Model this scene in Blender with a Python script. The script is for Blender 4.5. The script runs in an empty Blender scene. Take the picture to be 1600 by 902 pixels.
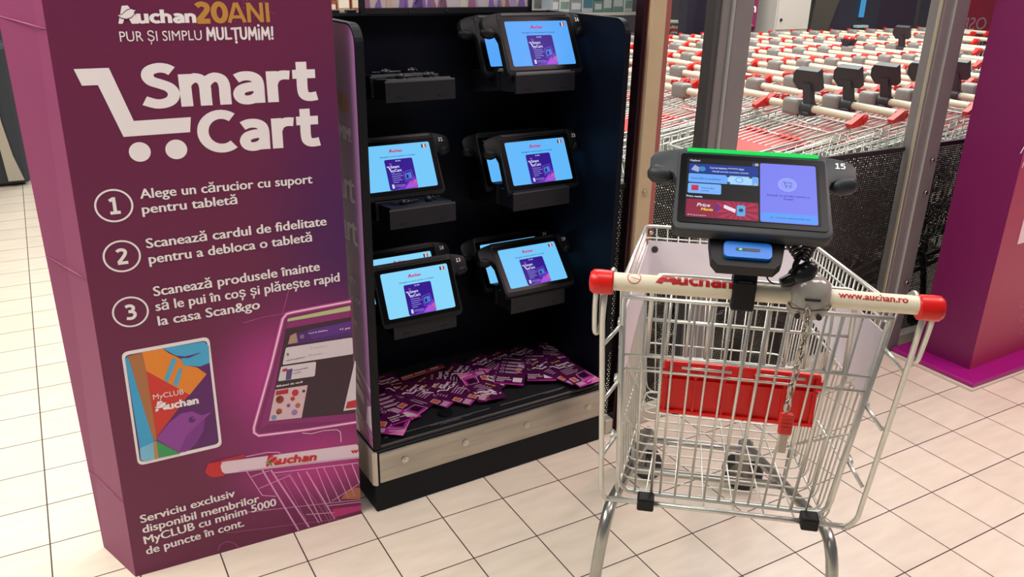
import bpy, bmesh, math, random
from mathutils import Vector, Matrix, Euler
random.seed(7)
sc = bpy.context.scene
COL = sc.collection
PI = math.pi

# ------------------------------------------------------------------ camera
F_PX = 1295.15                                   # focal length in pixels of a 1600 x 902 frame
YAW, PITCH, ROLL = math.radians(30.013), math.radians(21.638), math.radians(1.284)
CAM = Vector((-0.6392, -1.8270, 1.5191))
_f = Vector((math.sin(YAW)*math.cos(PITCH), math.cos(YAW)*math.cos(PITCH), -math.sin(PITCH)))
_r = Vector((math.cos(YAW), -math.sin(YAW), 0))
_u = _r.cross(_f)
CR = math.cos(ROLL)*_r + math.sin(ROLL)*_u
CU = -math.sin(ROLL)*_r + math.cos(ROLL)*_u
cam_d = bpy.data.cameras.new('camera'); cam_d.sensor_width = 36; cam_d.lens = F_PX/1600*36
cam_d.clip_start = 0.05
cam = bpy.data.objects.new('camera', cam_d); COL.objects.link(cam)
cam.matrix_world = Matrix(((CR.x, CU.x, -_f.x, CAM.x), (CR.y, CU.y, -_f.y, CAM.y), (CR.z, CU.z, -_f.z, CAM.z), (0, 0, 0, 1)))
sc.camera = cam

# ------------------------------------------------------------------ world, lamps, exposure
sc.view_settings.view_transform = 'Standard'
sc.view_settings.look = 'None'
sc.view_settings.gamma = 1.0
sc.view_settings.use_curve_mapping = False
sc.view_settings.exposure = 0.0
w = bpy.data.worlds.new('world'); sc.world = w; w.use_nodes = True
w.node_tree.nodes['Background'].inputs[0].default_value = (0.95, 0.93, 1.0, 1)
w.node_tree.nodes['Background'].inputs[1].default_value = 0.16

def lamp(name, loc, size, energy, color, rot=(0, 0, 0)):
    d = bpy.data.lights.new(name, 'AREA'); d.shape = 'RECTANGLE'; d.size, d.size_y = size
    d.energy = energy; d.color = color
    o = bpy.data.objects.new(name, d); COL.objects.link(o); o.location = loc; o.rotation_euler = rot
    return o
lamp('ceiling_lamp_left', (-1.9, 0.6, 3.3), (1.2, 3.4), 165, (1.0, 0.965, 0.85))
lamp('ceiling_lamp_front', (0.5, -1.1, 3.3), (2.6, 0.5), 40, (1.0, 0.92, 0.90))
lamp('pink_fill_right', (2.9, -1.3, 3.2), (1.6, 0.6), 64, (1.0, 0.68, 0.68))  # added pink fill standing in for bounce off the purple column
lamp('ceiling_lamp_bay', (3.6, 1.9, 3.3), (5.5, 2.4), 310, (1.0, 0.97, 0.94))
lamp('ceiling_lamp_store', (1.5, 6.4, 3.4), (7.0, 2.0), 160, (1.0, 0.97, 0.93))

# ------------------------------------------------------------------ materials
def lin(h):
    h = h.lstrip('#'); out = []
    for i in (0, 2, 4):
        c = int(h[i:i+2], 16)/255
        out.append(c/12.92 if c <= 0.04045 else ((c+0.055)/1.055)**2.4)
    return (*out, 1)
_M = {}
def pm(h, rough=0.5, metal=0.0, spec=0.5, noise=0.0, nscale=30.0, bump=0.0, name=None):
    key = ('p', h, rough, metal, spec, noise, nscale, bump)
    if key in _M: return _M[key]
    m = bpy.data.materials.new(name or 'surface_' + h.strip('#')); m.use_nodes = True
    nt = m.node_tree; b = nt.nodes['Principled BSDF']
    b.inputs['Base Color'].default_value = lin(h); b.inputs['Roughness'].default_value = rough
    b.inputs['Metallic'].default_value = metal; b.inputs['Specular IOR Level'].default_value = spec
    if noise or bump:
        tc = nt.nodes.new('ShaderNodeTexCoord'); n = nt.nodes.new('ShaderNodeTexNoise')
        n.inputs['Scale'].default_value = nscale; n.inputs['Detail'].default_value = 4
        nt.links.new(tc.outputs['Object'], n.inputs['Vector'])
        if noise:
            r = nt.nodes.new('ShaderNodeMapRange')
            r.inputs['To Min'].default_value = 1-noise; r.inputs['To Max'].default_value = 1+noise*0.4
            nt.links.new(n.outputs['Fac'], r.inputs['Value'])
            mx = nt.nodes.new('ShaderNodeVectorMath'); mx.operation = 'SCALE'
            mx.inputs[0].default_value = lin(h)[:3]
            nt.links.new(r.outputs[0], mx.inputs['Scale']); nt.links.new(mx.outputs[0], b.inputs['Base Color'])
        if bump:
            bp = nt.nodes.new('ShaderNodeBump'); bp.inputs['Strength'].default_value = bump
            bp.inputs['Distance'].default_value = 0.002
            nt.links.new(n.outputs['Fac'], bp.inputs['Height']); nt.links.new(bp.outputs[0], b.inputs['Normal'])
    _M[key] = m
    return m
def em(h, strength=1.0):
    key = ('e', h, strength)
    if key in _M: return _M[key]
    m = bpy.data.materials.new('lit_' + h.strip('#')); m.use_nodes = True
    b = m.node_tree.nodes['Principled BSDF']
    b.inputs['Base Color'].default_value = (0.005, 0.005, 0.005, 1); b.inputs['Roughness'].default_value = 0.35; b.inputs['Specular IOR Level'].default_value = 0.1
    b.inputs['Emission Color'].default_value = lin(h); b.inputs['Emission Strength'].default_value = strength
    _M[key] = m
    return m

WIRE = pm('#d6d8d0', 0.34, 0.72, noise=0.12, nscale=60, name='zinc_wire')
TUBE = pm('#b4b6b0', 0.30, 0.9, noise=0.2, nscale=40, name='zinc_tube')
CREAM = pm('#e9dfc4', 0.38, noise=0.06, nscale=20, name='cream_plastic')
RED = pm('#d8160f', 0.32, name='red_plastic')
REDSEAT = pm('#f01208', 0.42, noise=0.10, nscale=15, name='red_seat_plastic')
BLACK = pm('#0f1113', 0.5, spec=0.3, name='black_plastic')
CHAR = pm('#20262a', 0.5, name='charcoal_rubber')
CHAR_SHADE = pm('#0e1114', 0.5, spec=0.3, name='charcoal_rubber_shaded')  # same rubber darkened: shade inside the stand put into its colour
NAVY = pm('#050a16', 0.5, spec=0.13, name='dark_kiosk_paint')
DOCK = pm('#11121a', 0.5, spec=0.4, name='dock_plastic')
GREYP = pm('#8f8984', 0.28, noise=0.05, nscale=25, name='grey_lock_plastic')
CHROME = pm('#b9b4aa', 0.25, 1.0, name='chrome')
RUBBER = pm('#2e2f31', 0.6, name='wheel_rubber')
BOARD = pm('#dcd6dc', 0.55, noise=0.08, nscale=12, name='white_board')

def steel_mat():
    m = bpy.data.materials.new('brushed_steel'); m.use_nodes = True; nt = m.node_tree; b = nt.nodes['Principled BSDF']
    b.inputs['Metallic'].default_value = 0.9; b.inputs['Roughness'].default_value = 0.30
    tc = nt.nodes.new('ShaderNodeTexCoord'); mp = nt.nodes.new('ShaderNodeMapping')
    mp.inputs['Scale'].default_value = (0.4, 1.0, 5.0)
    n = nt.nodes.new('ShaderNodeTexNoise'); n.inputs['Scale'].default_value = 9; n.inputs['Detail'].default_value = 5
    cr = nt.nodes.new('ShaderNodeValToRGB')
    cr.color_ramp.elements[0].position = 0.35; cr.color_ramp.elements[0].color = lin('#aaa69c')
    cr.color_ramp.elements[1].position = 0.6; cr.color_ramp.elements[1].color = lin('#bdb8ae')
    nt.links.new(tc.outputs['Object'], mp.inputs[0]); nt.links.new(mp.outputs[0], n.inputs['Vector'])
    nt.links.new(n.outputs['Fac'], cr.inputs[0]); nt.links.new(cr.outputs[0], b.inputs['Base Color'])
    return m
STEEL = steel_mat()
POSTM = pm('#84807f', 0.45, 0.25, noise=0.15, nscale=14, name='aluminium_post')
BEIGE = pm('#c2ae8c', 0.42, 0.15, noise=0.16, nscale=9, name='beige_reflection_face')  # beige reflected in the metal, put into its colour
PINKM = pm('#a8645c', 0.35, 0.2, noise=0.1, nscale=9, name='pink_reflection_side')  # pink reflected in the metal side, put into its colour

# ------------------------------------------------------------------ objects
def finish(name, bm, mats, parent=None, world=False, smooth=False):
    me = bpy.data.meshes.new(name)
    if world and parent is not None:
        bmesh.ops.translate(bm, verts=bm.verts, vec=-Vector(parent.location))
    bm.normal_update()
    bm.to_mesh(me); bm.free()
    if not isinstance(mats, (list, tuple)): mats = [mats]
    for m in mats: me.materials.append(m)
    if smooth:
        for p in me.polygons: p.use_smooth = True
        try: me.set_sharp_from_angle(angle=math.radians(38))
        except Exception: pass
    o = bpy.data.objects.new(name, me); COL.objects.link(o)
    if parent is not None: o.parent = parent
    return o
def tag(o, label=None, cat=None, group=None, kind=None):
    if label: o['label'] = label
    if cat: o['category'] = cat
    if group: o['group'] = group
    if kind: o['kind'] = kind
    return o
def thing(name, label, cat, loc=(0, 0, 0), rot=(0, 0, 0), group=None):
    o = bpy.data.objects.new(name, None); o.empty_display_size = 0.05; COL.objects.link(o)
    o.location = loc; o.rotation_euler = rot
    return tag(o, label, cat, group)

# ------------------------------------------------------------------ shapes (all append to a bmesh)
def B(): return bmesh.new()
def box(bm, lo, hi, bev=0.0, seg=2, mi=0, mat4=None):
    lo, hi = Vector(lo), Vector(hi); c = (lo+hi)/2; s = hi-lo
    g = bmesh.ops.create_cube(bm, size=1.0); vs = g['verts']
    for v in vs: v.co = Vector((v.co.x*s.x, v.co.y*s.y, v.co.z*s.z))+c
    fs = list({f for v in vs for f in v.link_faces})
    for f in fs: f.material_index = mi
    if bev > 0:
        es = list({e for v in vs for e in v.link_edges})
        r = bmesh.ops.bevel(bm, geom=es, offset=min(bev, min(s)*0.49), segments=seg, profile=0.5, affect='EDGES')
        vs = list({v for f in r['faces'] for v in f.verts} | {v for v in vs if v.is_valid})
        for f in r['faces']: f.material_index = mi
    if mat4 is not None: bmesh.ops.transform(bm, matrix=mat4, verts=vs)
    return vs
def prism(bm, pts, d0, d1, axis='z', mi=0, mat4=None):
    """polygon pts (2-D) extruded along axis from d0 to d1; x: (y,z)  y: (x,z)  z: (x,y)"""
    def P(p, d):
        return {'z': (p[0], p[1], d), 'y': (p[0], d, p[1]), 'x': (d, p[0], p[1])}[axis]
    a = [bm.verts.new(P(p, d0)) for p in pts]; b = [bm.verts.new(P(p, d1)) for p in pts]
    n = len(pts); fs = [bm.faces.new(a), bm.faces.new(b[::-1])]
    for i in range(n): fs.append(bm.faces.new((a[i], b[i], b[(i+1) % n], a[(i+1) % n])))
    for f in fs: f.material_index = mi
    bmesh.ops.recalc_face_normals(bm, faces=fs)
    if mat4 is not None: bmesh.ops.transform(bm, matrix=mat4, verts=a+b)
    return a+b
def rrect(w, h, r, n=5, cx=0, cy=0):
    out = []
    for sx, sy, a0 in ((1, 1, 0), (-1, 1, 90), (-1, -1, 180), (1, -1, 270)):
        for k in range(n+1):
            a = math.radians(a0+90*k/n)
            out.append((cx+sx*(w/2-r)+r*math.cos(a), cy+sy*(h/2-r)+r*math.sin(a)))
    return out
def circ(cx, cy, r, n=24, ry=None):
    ry = r if ry is None else ry
    return [(cx+r*math.cos(2*PI*k/n), cy+ry*math.sin(2*PI*k/n)) for k in range(n)]
def tube(bm, pts, r, n=6, cap=True, closed=False, mi=0):
    pts = [Vector(p) for p in pts]; m = len(pts)
    rs = r if isinstance(r, (list, tuple)) else [r]*m
    tang = []
    for i in range(m):
        if closed: t = (pts[(i+1) % m]-pts[i-1])
        elif i == 0: t = pts[1]-pts[0]
        elif i == m-1: t = pts[-1]-pts[-2]
        else: t = (pts[i+1]-pts[i]).normalized()+(pts[i]-pts[i-1]).normalized()
        tang.append(t.normalized())
    ref = Vector((0, 0, 1)) if abs(tang[0].z) < 0.9 else Vector((1, 0, 0))
    nn = (ref-tang[0]*ref.dot(tang[0])).normalized(); rings = []
    for i in range(m):
        if i: nn = (nn-tang[i]*nn.dot(tang[i])).normalized()
        bb = tang[i].cross(nn)
        rings.append([bm.verts.new(pts[i]+(nn*math.cos(2*PI*k/n)+bb*math.sin(2*PI*k/n))*rs[i]) for k in range(n)])
    lim = m if closed else m-1
    for i in range(lim):
        a, b = rings[i], rings[(i+1) % m]
        for k in range(n):
            f = bm.faces.new((a[k], a[(k+1) % n], b[(k+1) % n], b[k])); f.material_index = mi; f.smooth = True
    if cap and not closed:
        f = bm.faces.new(rings[0][::-1]); f.material_index = mi
        f = bm.faces.new(rings[-1]); f.material_index = mi
def cyl(bm, a, b, r, n=16, mi=0): tube(bm, [a, b], r, n, True, False, mi)
def arc(p0, c, p1, n=5):
    """quadratic bend"""
    p0, c, p1 = Vector(p0), Vector(c), Vector(p1)
    return [p0*(1-t)**2+c*2*t*(1-t)+p1*t*t for t in [k/n for k in range(n+1)]]
def bent(pts, r, n=4):
    """polyline with rounded corners"""
    pts = [Vector(p) for p in pts]; out = [pts[0]]
    for i in range(1, len(pts)-1):
        a, b, c = pts[i-1], pts[i], pts[i+1]
        ra = min(r, (a-b).length*0.45); rc = min(r, (c-b).length*0.45)
        out += arc(b+(a-b).normalized()*ra, b, b+(c-b).normalized()*rc, n)
    out.append(pts[-1]); return out
def sphere(bm, c, r, sc3=(1, 1, 1), u=16, v=10, mi=0, rot=None):
    g = bmesh.ops.create_uvsphere(bm, u_segments=u, v_segments=v, radius=1.0)
    M = Matrix.Translation(c) @ (rot.to_4x4() if rot else Matrix.Identity(4)) @ Matrix.Diagonal((r*sc3[0], r*sc3[1], r*sc3[2], 1))
    bmesh.ops.transform(bm, matrix=M, verts=g['verts'])
    for f in {f for v_ in g['verts'] for f in v_.link_faces}: f.material_index = mi; f.smooth = True

# ------------------------------------------------------------------ printing on surfaces
_T = {}
def glyphs(body, bold=0.0, res=3):
    key = (body, bold, res)
    if key not in _T:
        c = bpy.data.curves.new('lettering', 'FONT'); c.body = body; c.offset = bold; c.resolution_u = res; c.size = 1.0
        o = bpy.data.objects.new('lettering', c); COL.objects.link(o)
        bpy.context.view_layer.update()
        ev = o.evaluated_get(bpy.context.evaluated_depsgraph_get()); me = ev.to_mesh()
        vs = [(v.co.x, v.co.y) for v in me.vertices]; fs = [tuple(p.vertices) for p in me.polygons]
        ev.to_mesh_clear(); bpy.data.objects.remove(o); bpy.data.curves.remove(c)
        x0 = min(v[0] for v in vs); x1 = max(v[0] for v in vs)
        _T[key] = (vs, fs, x0, x1)
    return _T[key]
CAP = 0.727
def el(cx, cy, rx, ry, a0=0, a1=360, n=18):
    return [(cx+rx*math.cos(math.radians(a0+(a1-a0)*k/n)), cy+ry*math.sin(math.radians(a0+(a1-a0)*k/n))) for k in range(n+1)]
def sm(pts, n=3):
    """smooth curve through points"""
    P = [pts[0]]+list(pts)+[pts[-1]]; out = []
    for i in range(1, len(P)-2):
        for k in range(n):
            t = k/n; o = []
            for j in (0, 1):
                a, b, c, d = P[i-1][j], P[i][j], P[i+1][j], P[i+2][j]
                o.append(0.5*(2*b+(c-a)*t+(2*a-5*b+4*c-d)*t*t+(3*b-a-3*c+d)*t**3))
            out.append(tuple(o))
    out.append(pts[-1]); return out
_n = [(.075, .34), (.12, .41), (.21, .455), (.305, .42), (.345, .32), (.345, 0)]
GL = {
 'S': (.50, [sm([(.43, .575), (.36, .62), (.26, .632), (.16, .59), (.13, .51), (.17, .43), (.28, .375), (.38, .315), (.425, .22), (.39, .12), (.30, .07), (.19, .068), (.06, .125)], 4)]),
 'C': (.55, [el(.33, .35, .25, .285, 52, 308, 22)]),
 'm': (.66, [[(.075, 0), (.075, .52)], sm([(.075, .34), (.12, .41), (.20, .455), (.285, .42), (.32, .32), (.32, .16), (.32, 0)]), sm([(.32, .34), (.37, .41), (.45, .455), (.535, .42), (.57, .32), (.57, .16), (.57, 0)])]),
 'a': (.47, [sm([(.07, .42), (.15, .455), (.25, .455), (.33, .41), (.36, .32), (.36, .15), (.36, 0)]), sm([(.36, .275), (.24, .275), (.13, .24), (.09, .16), (.125, .08), (.21, .058), (.30, .085), (.36, .15)])]),
 'r': (.35, [[(.075, 0), (.075, .52)], sm([(.075, .30), (.12, .40), (.21, .45), (.32, .445)])]),
 't': (.37, [sm([(.14, .66), (.14, .42), (.14, .18), (.17, .09), (.24, .062), (.34, .075)]), [(.01, .455), (.33, .455)]]),
 'u': (.47, [sm([(.075, .52), (.075, .32), (.078, .18), (.12, .085), (.20, .06), (.30, .09), (.36, .16)]), [(.36, .52), (.36, 0)]]),
 'c': (.41, [el(.255, .26, .18, .2, 48, 312, 18)]),
 'h': (.45, [[(.075, 0), (.075, .74)], sm(_n)]), 'n': (.45, [[(.075, 0), (.075, .52)], sm(_n)]),
 'A': (.58, [[(.05, 0), (.275, .70)], [(.305, .70), (.53, 0)], [(.14, .20), (.44, .20)]]), 'N': (.58, [[(.09, 0), (.09, .70)], [(.09, .68), (.49, .02)], [(.49, 0), (.49, .70)]]), 'I': (.20, [[(.10, 0), (.10, .70)]]),
 ' ': (.25, []),
 '0': (.52, [el(.26, .35, .175, .285, 0, 360, 24)]), '1': (.48, [[(.26, .04), (.26, .70)], [(.27, .655), (.09, .56)], [(.07, .06), (.45, .06)]]),
 '2': (.48, [sm([(.07, .56), (.14, .615), (.24, .632), (.35, .59), (.385, .50), (.34, .39), (.22, .24), (.08, .09)]), [(.05, .065), (.44, .065)]]),
 '3': (.48, [sm([(.07, .59), (.18, .632), (.29, .615), (.36, .55), (.355, .46), (.28, .385), (.16, .37)]), sm([(.16, .37), (.30, .355), (.385, .28), (.385, .17), (.31, .085), (.2, .06), (.06, .09)])]),
 '4': (.50, [[(.33, 0), (.33, .70)], [(.33, .66), (.07, .22)], [(.03, .20), (.47, .20)]]),
 '5': (.47, [[(.12, .635), (.42, .635)], [(.125, .66), (.105, .36)], sm([(.10, .38), (.2, .415), (.32, .39), (.39, .31), (.39, .19), (.32, .09), (.2, .06), (.06, .09)])]),
 '6': (.50, [el(.25, .215, .165, .155), sm([(.09, .22), (.10, .36), (.18, .54), (.36, .645)])]),
 '8': (.50, [el(.25, .50, .135, .135), el(.25, .205, .165, .145)]), '9': (.50, [el(.25, .485, .165, .155), sm([(.41, .48), (.40, .34), (.32, .16), (.14, .055)])]),
 'M': (.56, [[(.06, 0), (.10, .68)], [(.10, .66), (.27, .22)], [(.27, .22), (.44, .66)], [(.44, .68), (.49, 0)]]), 'U': (.50, [sm([(.08, .68), (.08, .35), (.10, .16), (.18, .06), (.30, .06), (.38, .16), (.40, .35), (.40, .68)])]),
 'L': (.40, [[(.08, .68), (.08, .06)], [(.06, .06), (.36, .07)]]), 'Ț': (.46, [[(.02, .63), (.44, .65)], [(.23, .64), (.24, 0)], [(.24, -.15)]]), 'İ': (.22, [[(.10, 0), (.10, .58)], [(.10, .80)]]),
 '!': (.24, [[(.11, .22), (.13, .70)], [(.11, .04)]]),
}
class Sheet:
    """flat print: polygons and lettering in (u, v), mapped on to a surface by fn(u, v, lift)"""
    def __init__(s, fn, step=0.0003):
        s.fn = fn; s.step = step; s.bm = B(); s.mats = []; s.L = 1
    def mi(s, m):
        if m not in s.mats: s.mats.append(m)
        return s.mats.index(m)
    def poly(s, pts, m, L=None):
        d = (s.L if L is None else L)*s.step
        vs = [s.bm.verts.new(s.fn(p[0], p[1], d)) for p in pts]
        try: f = s.bm.faces.new(vs)
        except ValueError: return
        f.material_index = s.mi(m)
    def strip(s, pts, wd, m, L=None, closed=False):
        pts = [Vector((p[0], p[1])) for p in pts]; n = len(pts); d = (s.L if L is None else L)*s.step
        lo, hi = [], []
        for i in range(n):
            if closed: t = pts[(i+1) % n]-pts[i-1]
            else: t = pts[min(i+1, n-1)]-pts[max(i-1, 0)]
            t.normalize(); q = Vector((-t.y, t.x))*wd/2
            lo.append(s.bm.verts.new(s.fn(*(pts[i]-q), d))); hi.append(s.bm.verts.new(s.fn(*(pts[i]+q), d)))
        for i in range(n if closed else n-1):
            j = (i+1) % n
            f = s.bm.faces.new((lo[i], lo[j], hi[j], hi[i])); f.material_index = s.mi(m)
    def text(s, body, p0, p1=None, h=None, m=None, bold=0.0, shear=0.0, align='L', L=None, width=None):
        vs, fs, x0, x1 = glyphs(body, 0.0); d = (s.L if L is None else L)*s.step
        p0 = Vector((p0[0], p0[1]))
        if p1 is not None:
            e = Vector((p1[0], p1[1]))-p0; wd = e.length; e.normalize()
        else:
            e = Vector((1, 0)); wd = width if width else (x1-x0)*h/CAP
        kx = wd/(x1-x0); ky = (h/CAP) if h else kx; q = Vector((-e.y, e.x))
        off = {'L': 0, 'C': -wd/2, 'R': -wd}[align]
        k = s.mi(m)
        shifts = [(0, 0)] if bold < 0.006 else [(-bold*1.05, 0), (bold*1.05, 0), (0, bold*0.45), (0, -bold*0.45)]
        for n_, (dx, dy) in enumerate(shifts):
            bv = [s.bm.verts.new(s.fn(*(p0+e*((x+dx-x0)*kx+off+y*ky*shear)+q*((y+dy)*ky)), d+n_*2.5e-5)) for x, y in vs]
            for f in fs:
                try: g = s.bm.faces.new([bv[i] for i in f]); g.material_index = k
                except ValueError: pass
    def stroke(s, body, p0, p1=None, h=None, m=None, wt=0.145, shear=0.0, align='L', L=None, round_=False, fine=False):
        """lettering drawn with broad strokes; h is the capital height"""
        p0 = Vector((p0[0], p0[1])); adv = sum(GL[c][0] for c in body)
        if p1 is not None: e = Vector((p1[0], p1[1]))-p0; wd = e.length; e.normalize(); kx = wd/adv; ky = h/0.70 if h else kx
        else: ky = h/0.70; kx = ky; wd = adv*kx; e = Vector((1, 0))
        q = Vector((-e.y, e.x)); x = {'L': 0, 'C': -wd/2, 'R': -wd}[align]; d = (s.L if L is None else L)*s.step; k = s.mi(m); d0 = d; ns = 0
        def P(v): return s.bm.verts.new(s.fn(*(p0+e*(x+v[0]*kx+v[1]*ky*shear)+q*(v[1]*ky)), d))
        for c in body:
            for st in GL[c][1]:
                ns += 1; d = d0+(ns % 8)*2.5e-5
                if len(st) == 1:
                    s.bm.faces.new([P(v) for v in circ(st[0][0], st[0][1], wt*0.62, 14)]).material_index = k; continue
                pts = [Vector(v) for v in st]; closed = (pts[0]-pts[-1]).length < 1e-4 and len(pts) > 4
                if closed: pts = pts[:-1]
                elif fine:
                    o = []
                    for a, b in zip(pts, pts[1:]):
                        c_ = max(1, int((b-a).length/0.07)); o += [a+(b-a)*(j/c_) for j in range(c_)]
                    pts = o+[pts[-1]]
                n = len(pts); lo, hi = [], []
                for i in range(n):
                    if closed: t = (pts[(i+1) % n]-pts[i-1]).normalized(); f_ = 1.0
                    elif i == 0: t = (pts[1]-pts[0]).normalized(); f_ = 1.0
                    elif i == n-1: t = (pts[-1]-pts[-2]).normalized(); f_ = 1.0
                    else:
                        a, b = (pts[i]-pts[i-1]).normalized(), (pts[i+1]-pts[i]).normalized(); t = (a+b).normalized(); f_ = 1/max(0.6, t.dot(a))
                    w_ = Vector((-t.y, t.x))*wt/2*f_; lo.append(P(pts[i]-w_)); hi.append(P(pts[i]+w_))
                for i in range(n if closed else n-1):
                    j = (i+1) % n; s.bm.faces.new((lo[i], lo[j], hi[j], hi[i])).material_index = k
                if round_:
                    for v in (pts[0], pts[-1]): s.bm.faces.new([P(u_) for u_ in circ(v.x, v.y, wt/2, 12)]).material_index = k
            x += GL[c][0]*kx
    def build(s, name, parent=None, world=False):
        return finish(name, s.bm, s.mats, parent, world)
def flat(o=(0, 0, 0), ex=(1, 0, 0), ey=(0, 1, 0)):
    o, ex, ey = Vector(o), Vector(ex).normalized(), Vector(ey).normalized(); n = ex.cross(ey)
    return lambda u, v, d: o+ex*u+ey*v+n*d
def ray(x, y): return CR*((x-800)/F_PX)-CU*((y-451)/F_PX)+_f
def bz(x, y, z=0.0):
    d = ray(x, y); return CAM+d*((z-CAM.z)/d.z)

# ================================================================== SETTING
def tile_mat():
    m = bpy.data.materials.new('cream_floor_tiles'); m.use_nodes = True; nt = m.node_tree; b = nt.nodes['Principled BSDF']
    N = nt.nodes.new; K = nt.links.new
    tc = N('ShaderNodeTexCoord'); sp = N('ShaderNodeSeparateXYZ'); K(tc.outputs['Object'], sp.inputs[0])
    def math_(op, a, bv=None, c=None):
        n = N('ShaderNodeMath'); n.operation = op
        for i, x in enumerate((a, bv, c)):
            if x is None: continue
            if isinstance(x, (int, float)): n.inputs[i].default_value = x
            else: K(x, n.inputs[i])
        return n.outputs[0]
    ds, ids = [], []
    for ax in ('X', 'Y'):
        t = math_('DIVIDE', sp.outputs[ax], 0.2)
        ids.append(math_('FLOOR', t))
        fr = math_('FRACT', t)
        ds.append(math_('SUBTRACT', 0.5, math_('ABSOLUTE', math_('SUBTRACT', fr, 0.5))))
    dist = math_('MINIMUM', ds[0], ds[1])
    grout = math_('LESS_THAN', dist, 0.0092)
    cb = N('ShaderNodeCombineXYZ'); K(ids[0], cb.inputs[0]); K(ids[1], cb.inputs[1])
    wn = N('ShaderNodeTexWhiteNoise'); wn.noise_dimensions = '2D'; K(cb.outputs[0], wn.inputs['Vector'])
    n1 = N('ShaderNodeTexNoise'); n1.inputs['Scale'].default_value = 7; n1.inputs['Detail'].default_value = 6
    mp = N('ShaderNodeMapping'); mp.inputs['Scale'].default_value = (1, 4, 1); K(tc.outputs['Object'], mp.inputs[0]); K(mp.outputs[0], n1.inputs['Vector'])
    cr = N('ShaderNodeValToRGB')
    cr.color_ramp.elements[0].position = 0.3; cr.color_ramp.elements[0].color = lin('#ddd0be')
    cr.color_ramp.elements[1].position = 0.7; cr.color_ramp.elements[1].color = lin('#e8dccb')
    K(n1.outputs['Fac'], cr.inputs[0])
    sc_ = N('ShaderNodeVectorMath'); sc_.operation = 'SCALE'; K(cr.outputs[0], sc_.inputs[0])
    K(math_('MULTIPLY_ADD', wn.outputs['Value'], 0.07, 0.95), sc_.inputs['Scale'])
    # small dark specks of dirt
    n2 = N('ShaderNodeTexNoise'); n2.inputs['Scale'].default_value = 60; K(tc.outputs['Object'], n2.inputs['Vector'])
    dirt = math_('GREATER_THAN', n2.outputs['Fac'], 0.80)
    mx0 = N('ShaderNodeMix'); mx0.data_type = 'RGBA'; K(dirt, mx0.inputs[0]); K(sc_.outputs[0], mx0.inputs[6]); mx0.inputs[7].default_value = lin('#9a8d7c')
    mx = N('ShaderNodeMix'); mx.data_type = 'RGBA'; K(grout, mx.inputs[0]); K(mx0.outputs[2], mx.inputs[6]); mx.inputs[7].default_value = lin('#463632')
    K(mx.outputs[2], b.inputs['Base Color'])
    K(math_('MULTIPLY_ADD', grout, 0.5, 0.33), b.inputs['Roughness'])
    bp = N('ShaderNodeBump'); bp.inputs['Strength'].default_value = 0.4; bp.inputs['Distance'].default_value = 0.001
    K(math_('SUBTRACT', 1.0, grout), bp.inputs['Height']); K(bp.outputs[0], b.inputs['Normal'])
    return m
bm = B(); box(bm, (-6, -4, -0.05), (14, 14, 0.0))
tag(finish('floor', bm, tile_mat()), 'cream square floor tiles with dark grout', kind='structure')

WALL_Y = 3.75
bm = B(); box(bm, (4.2, WALL_Y, 0), (12, WALL_Y+0.1, 3.4))
tag(finish('wall_back', bm, pm('#2a2735', 0.35, noise=0.1, nscale=2)), 'dark aubergine wall behind the trolley bay', kind='structure')

# ================================================================== GLASS PARTITION OF THE TROLLEY BAY
def perforated_mat():
    m = bpy.data.materials.new('perforated_metal'); m.use_nodes = True; nt = m.node_tree; b = nt.nodes['Principled BSDF']
    N = nt.nodes.new; K = nt.links.new
    b.inputs['Base Color'].default_value = lin('#1b181b'); b.inputs['Roughness'].default_value = 0.45; b.inputs['Metallic'].default_value = 0.3
    tc = N('ShaderNodeTexCoord'); sp = N('ShaderNodeSeparateXYZ'); K(tc.outputs['Object'], sp.inputs[0])
    def M(op, a, bv=None):
        n = N('ShaderNodeMath'); n.operation = op
        for i, x in enumerate((a, bv)):
            if x is None: continue
            if isinstance(x, (int, float)): n.inputs[i].default_value = x
            else: K(x, n.inputs[i])
        return n.outputs[0]
    px, pz = 0.0100, 0.0100*math.sqrt(3)
    def lattice(ox, oz):
        u = M('SUBTRACT', M('FRACT', M('ADD', M('DIVIDE', sp.outputs['X'], px), ox)), 0.5)
        v = M('SUBTRACT', M('FRACT', M('ADD', M('DIVIDE', sp.outputs['Z'], pz), oz)), 0.5)
        u = M('MULTIPLY', u, px); v = M('MULTIPLY', v, pz)
        return M('SQRT', M('ADD', M('MULTIPLY', u, u), M('MULTIPLY', v, v)))
    d = M('MINIMUM', lattice(0, 0), lattice(0.5, 0.5))
    hole = M('LESS_THAN', d, 0.0033)
    tr = N('ShaderNodeBsdfTransparent'); mx = N('ShaderNodeMixShader')
    K(hole, mx.inputs[0]); K(b.outputs[0], mx.inputs[1]); K(tr.outputs[0], mx.inputs[2])
    K(mx.outputs[0], nt.nodes['Material Output'].inputs['Surface'])
    return m
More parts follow.
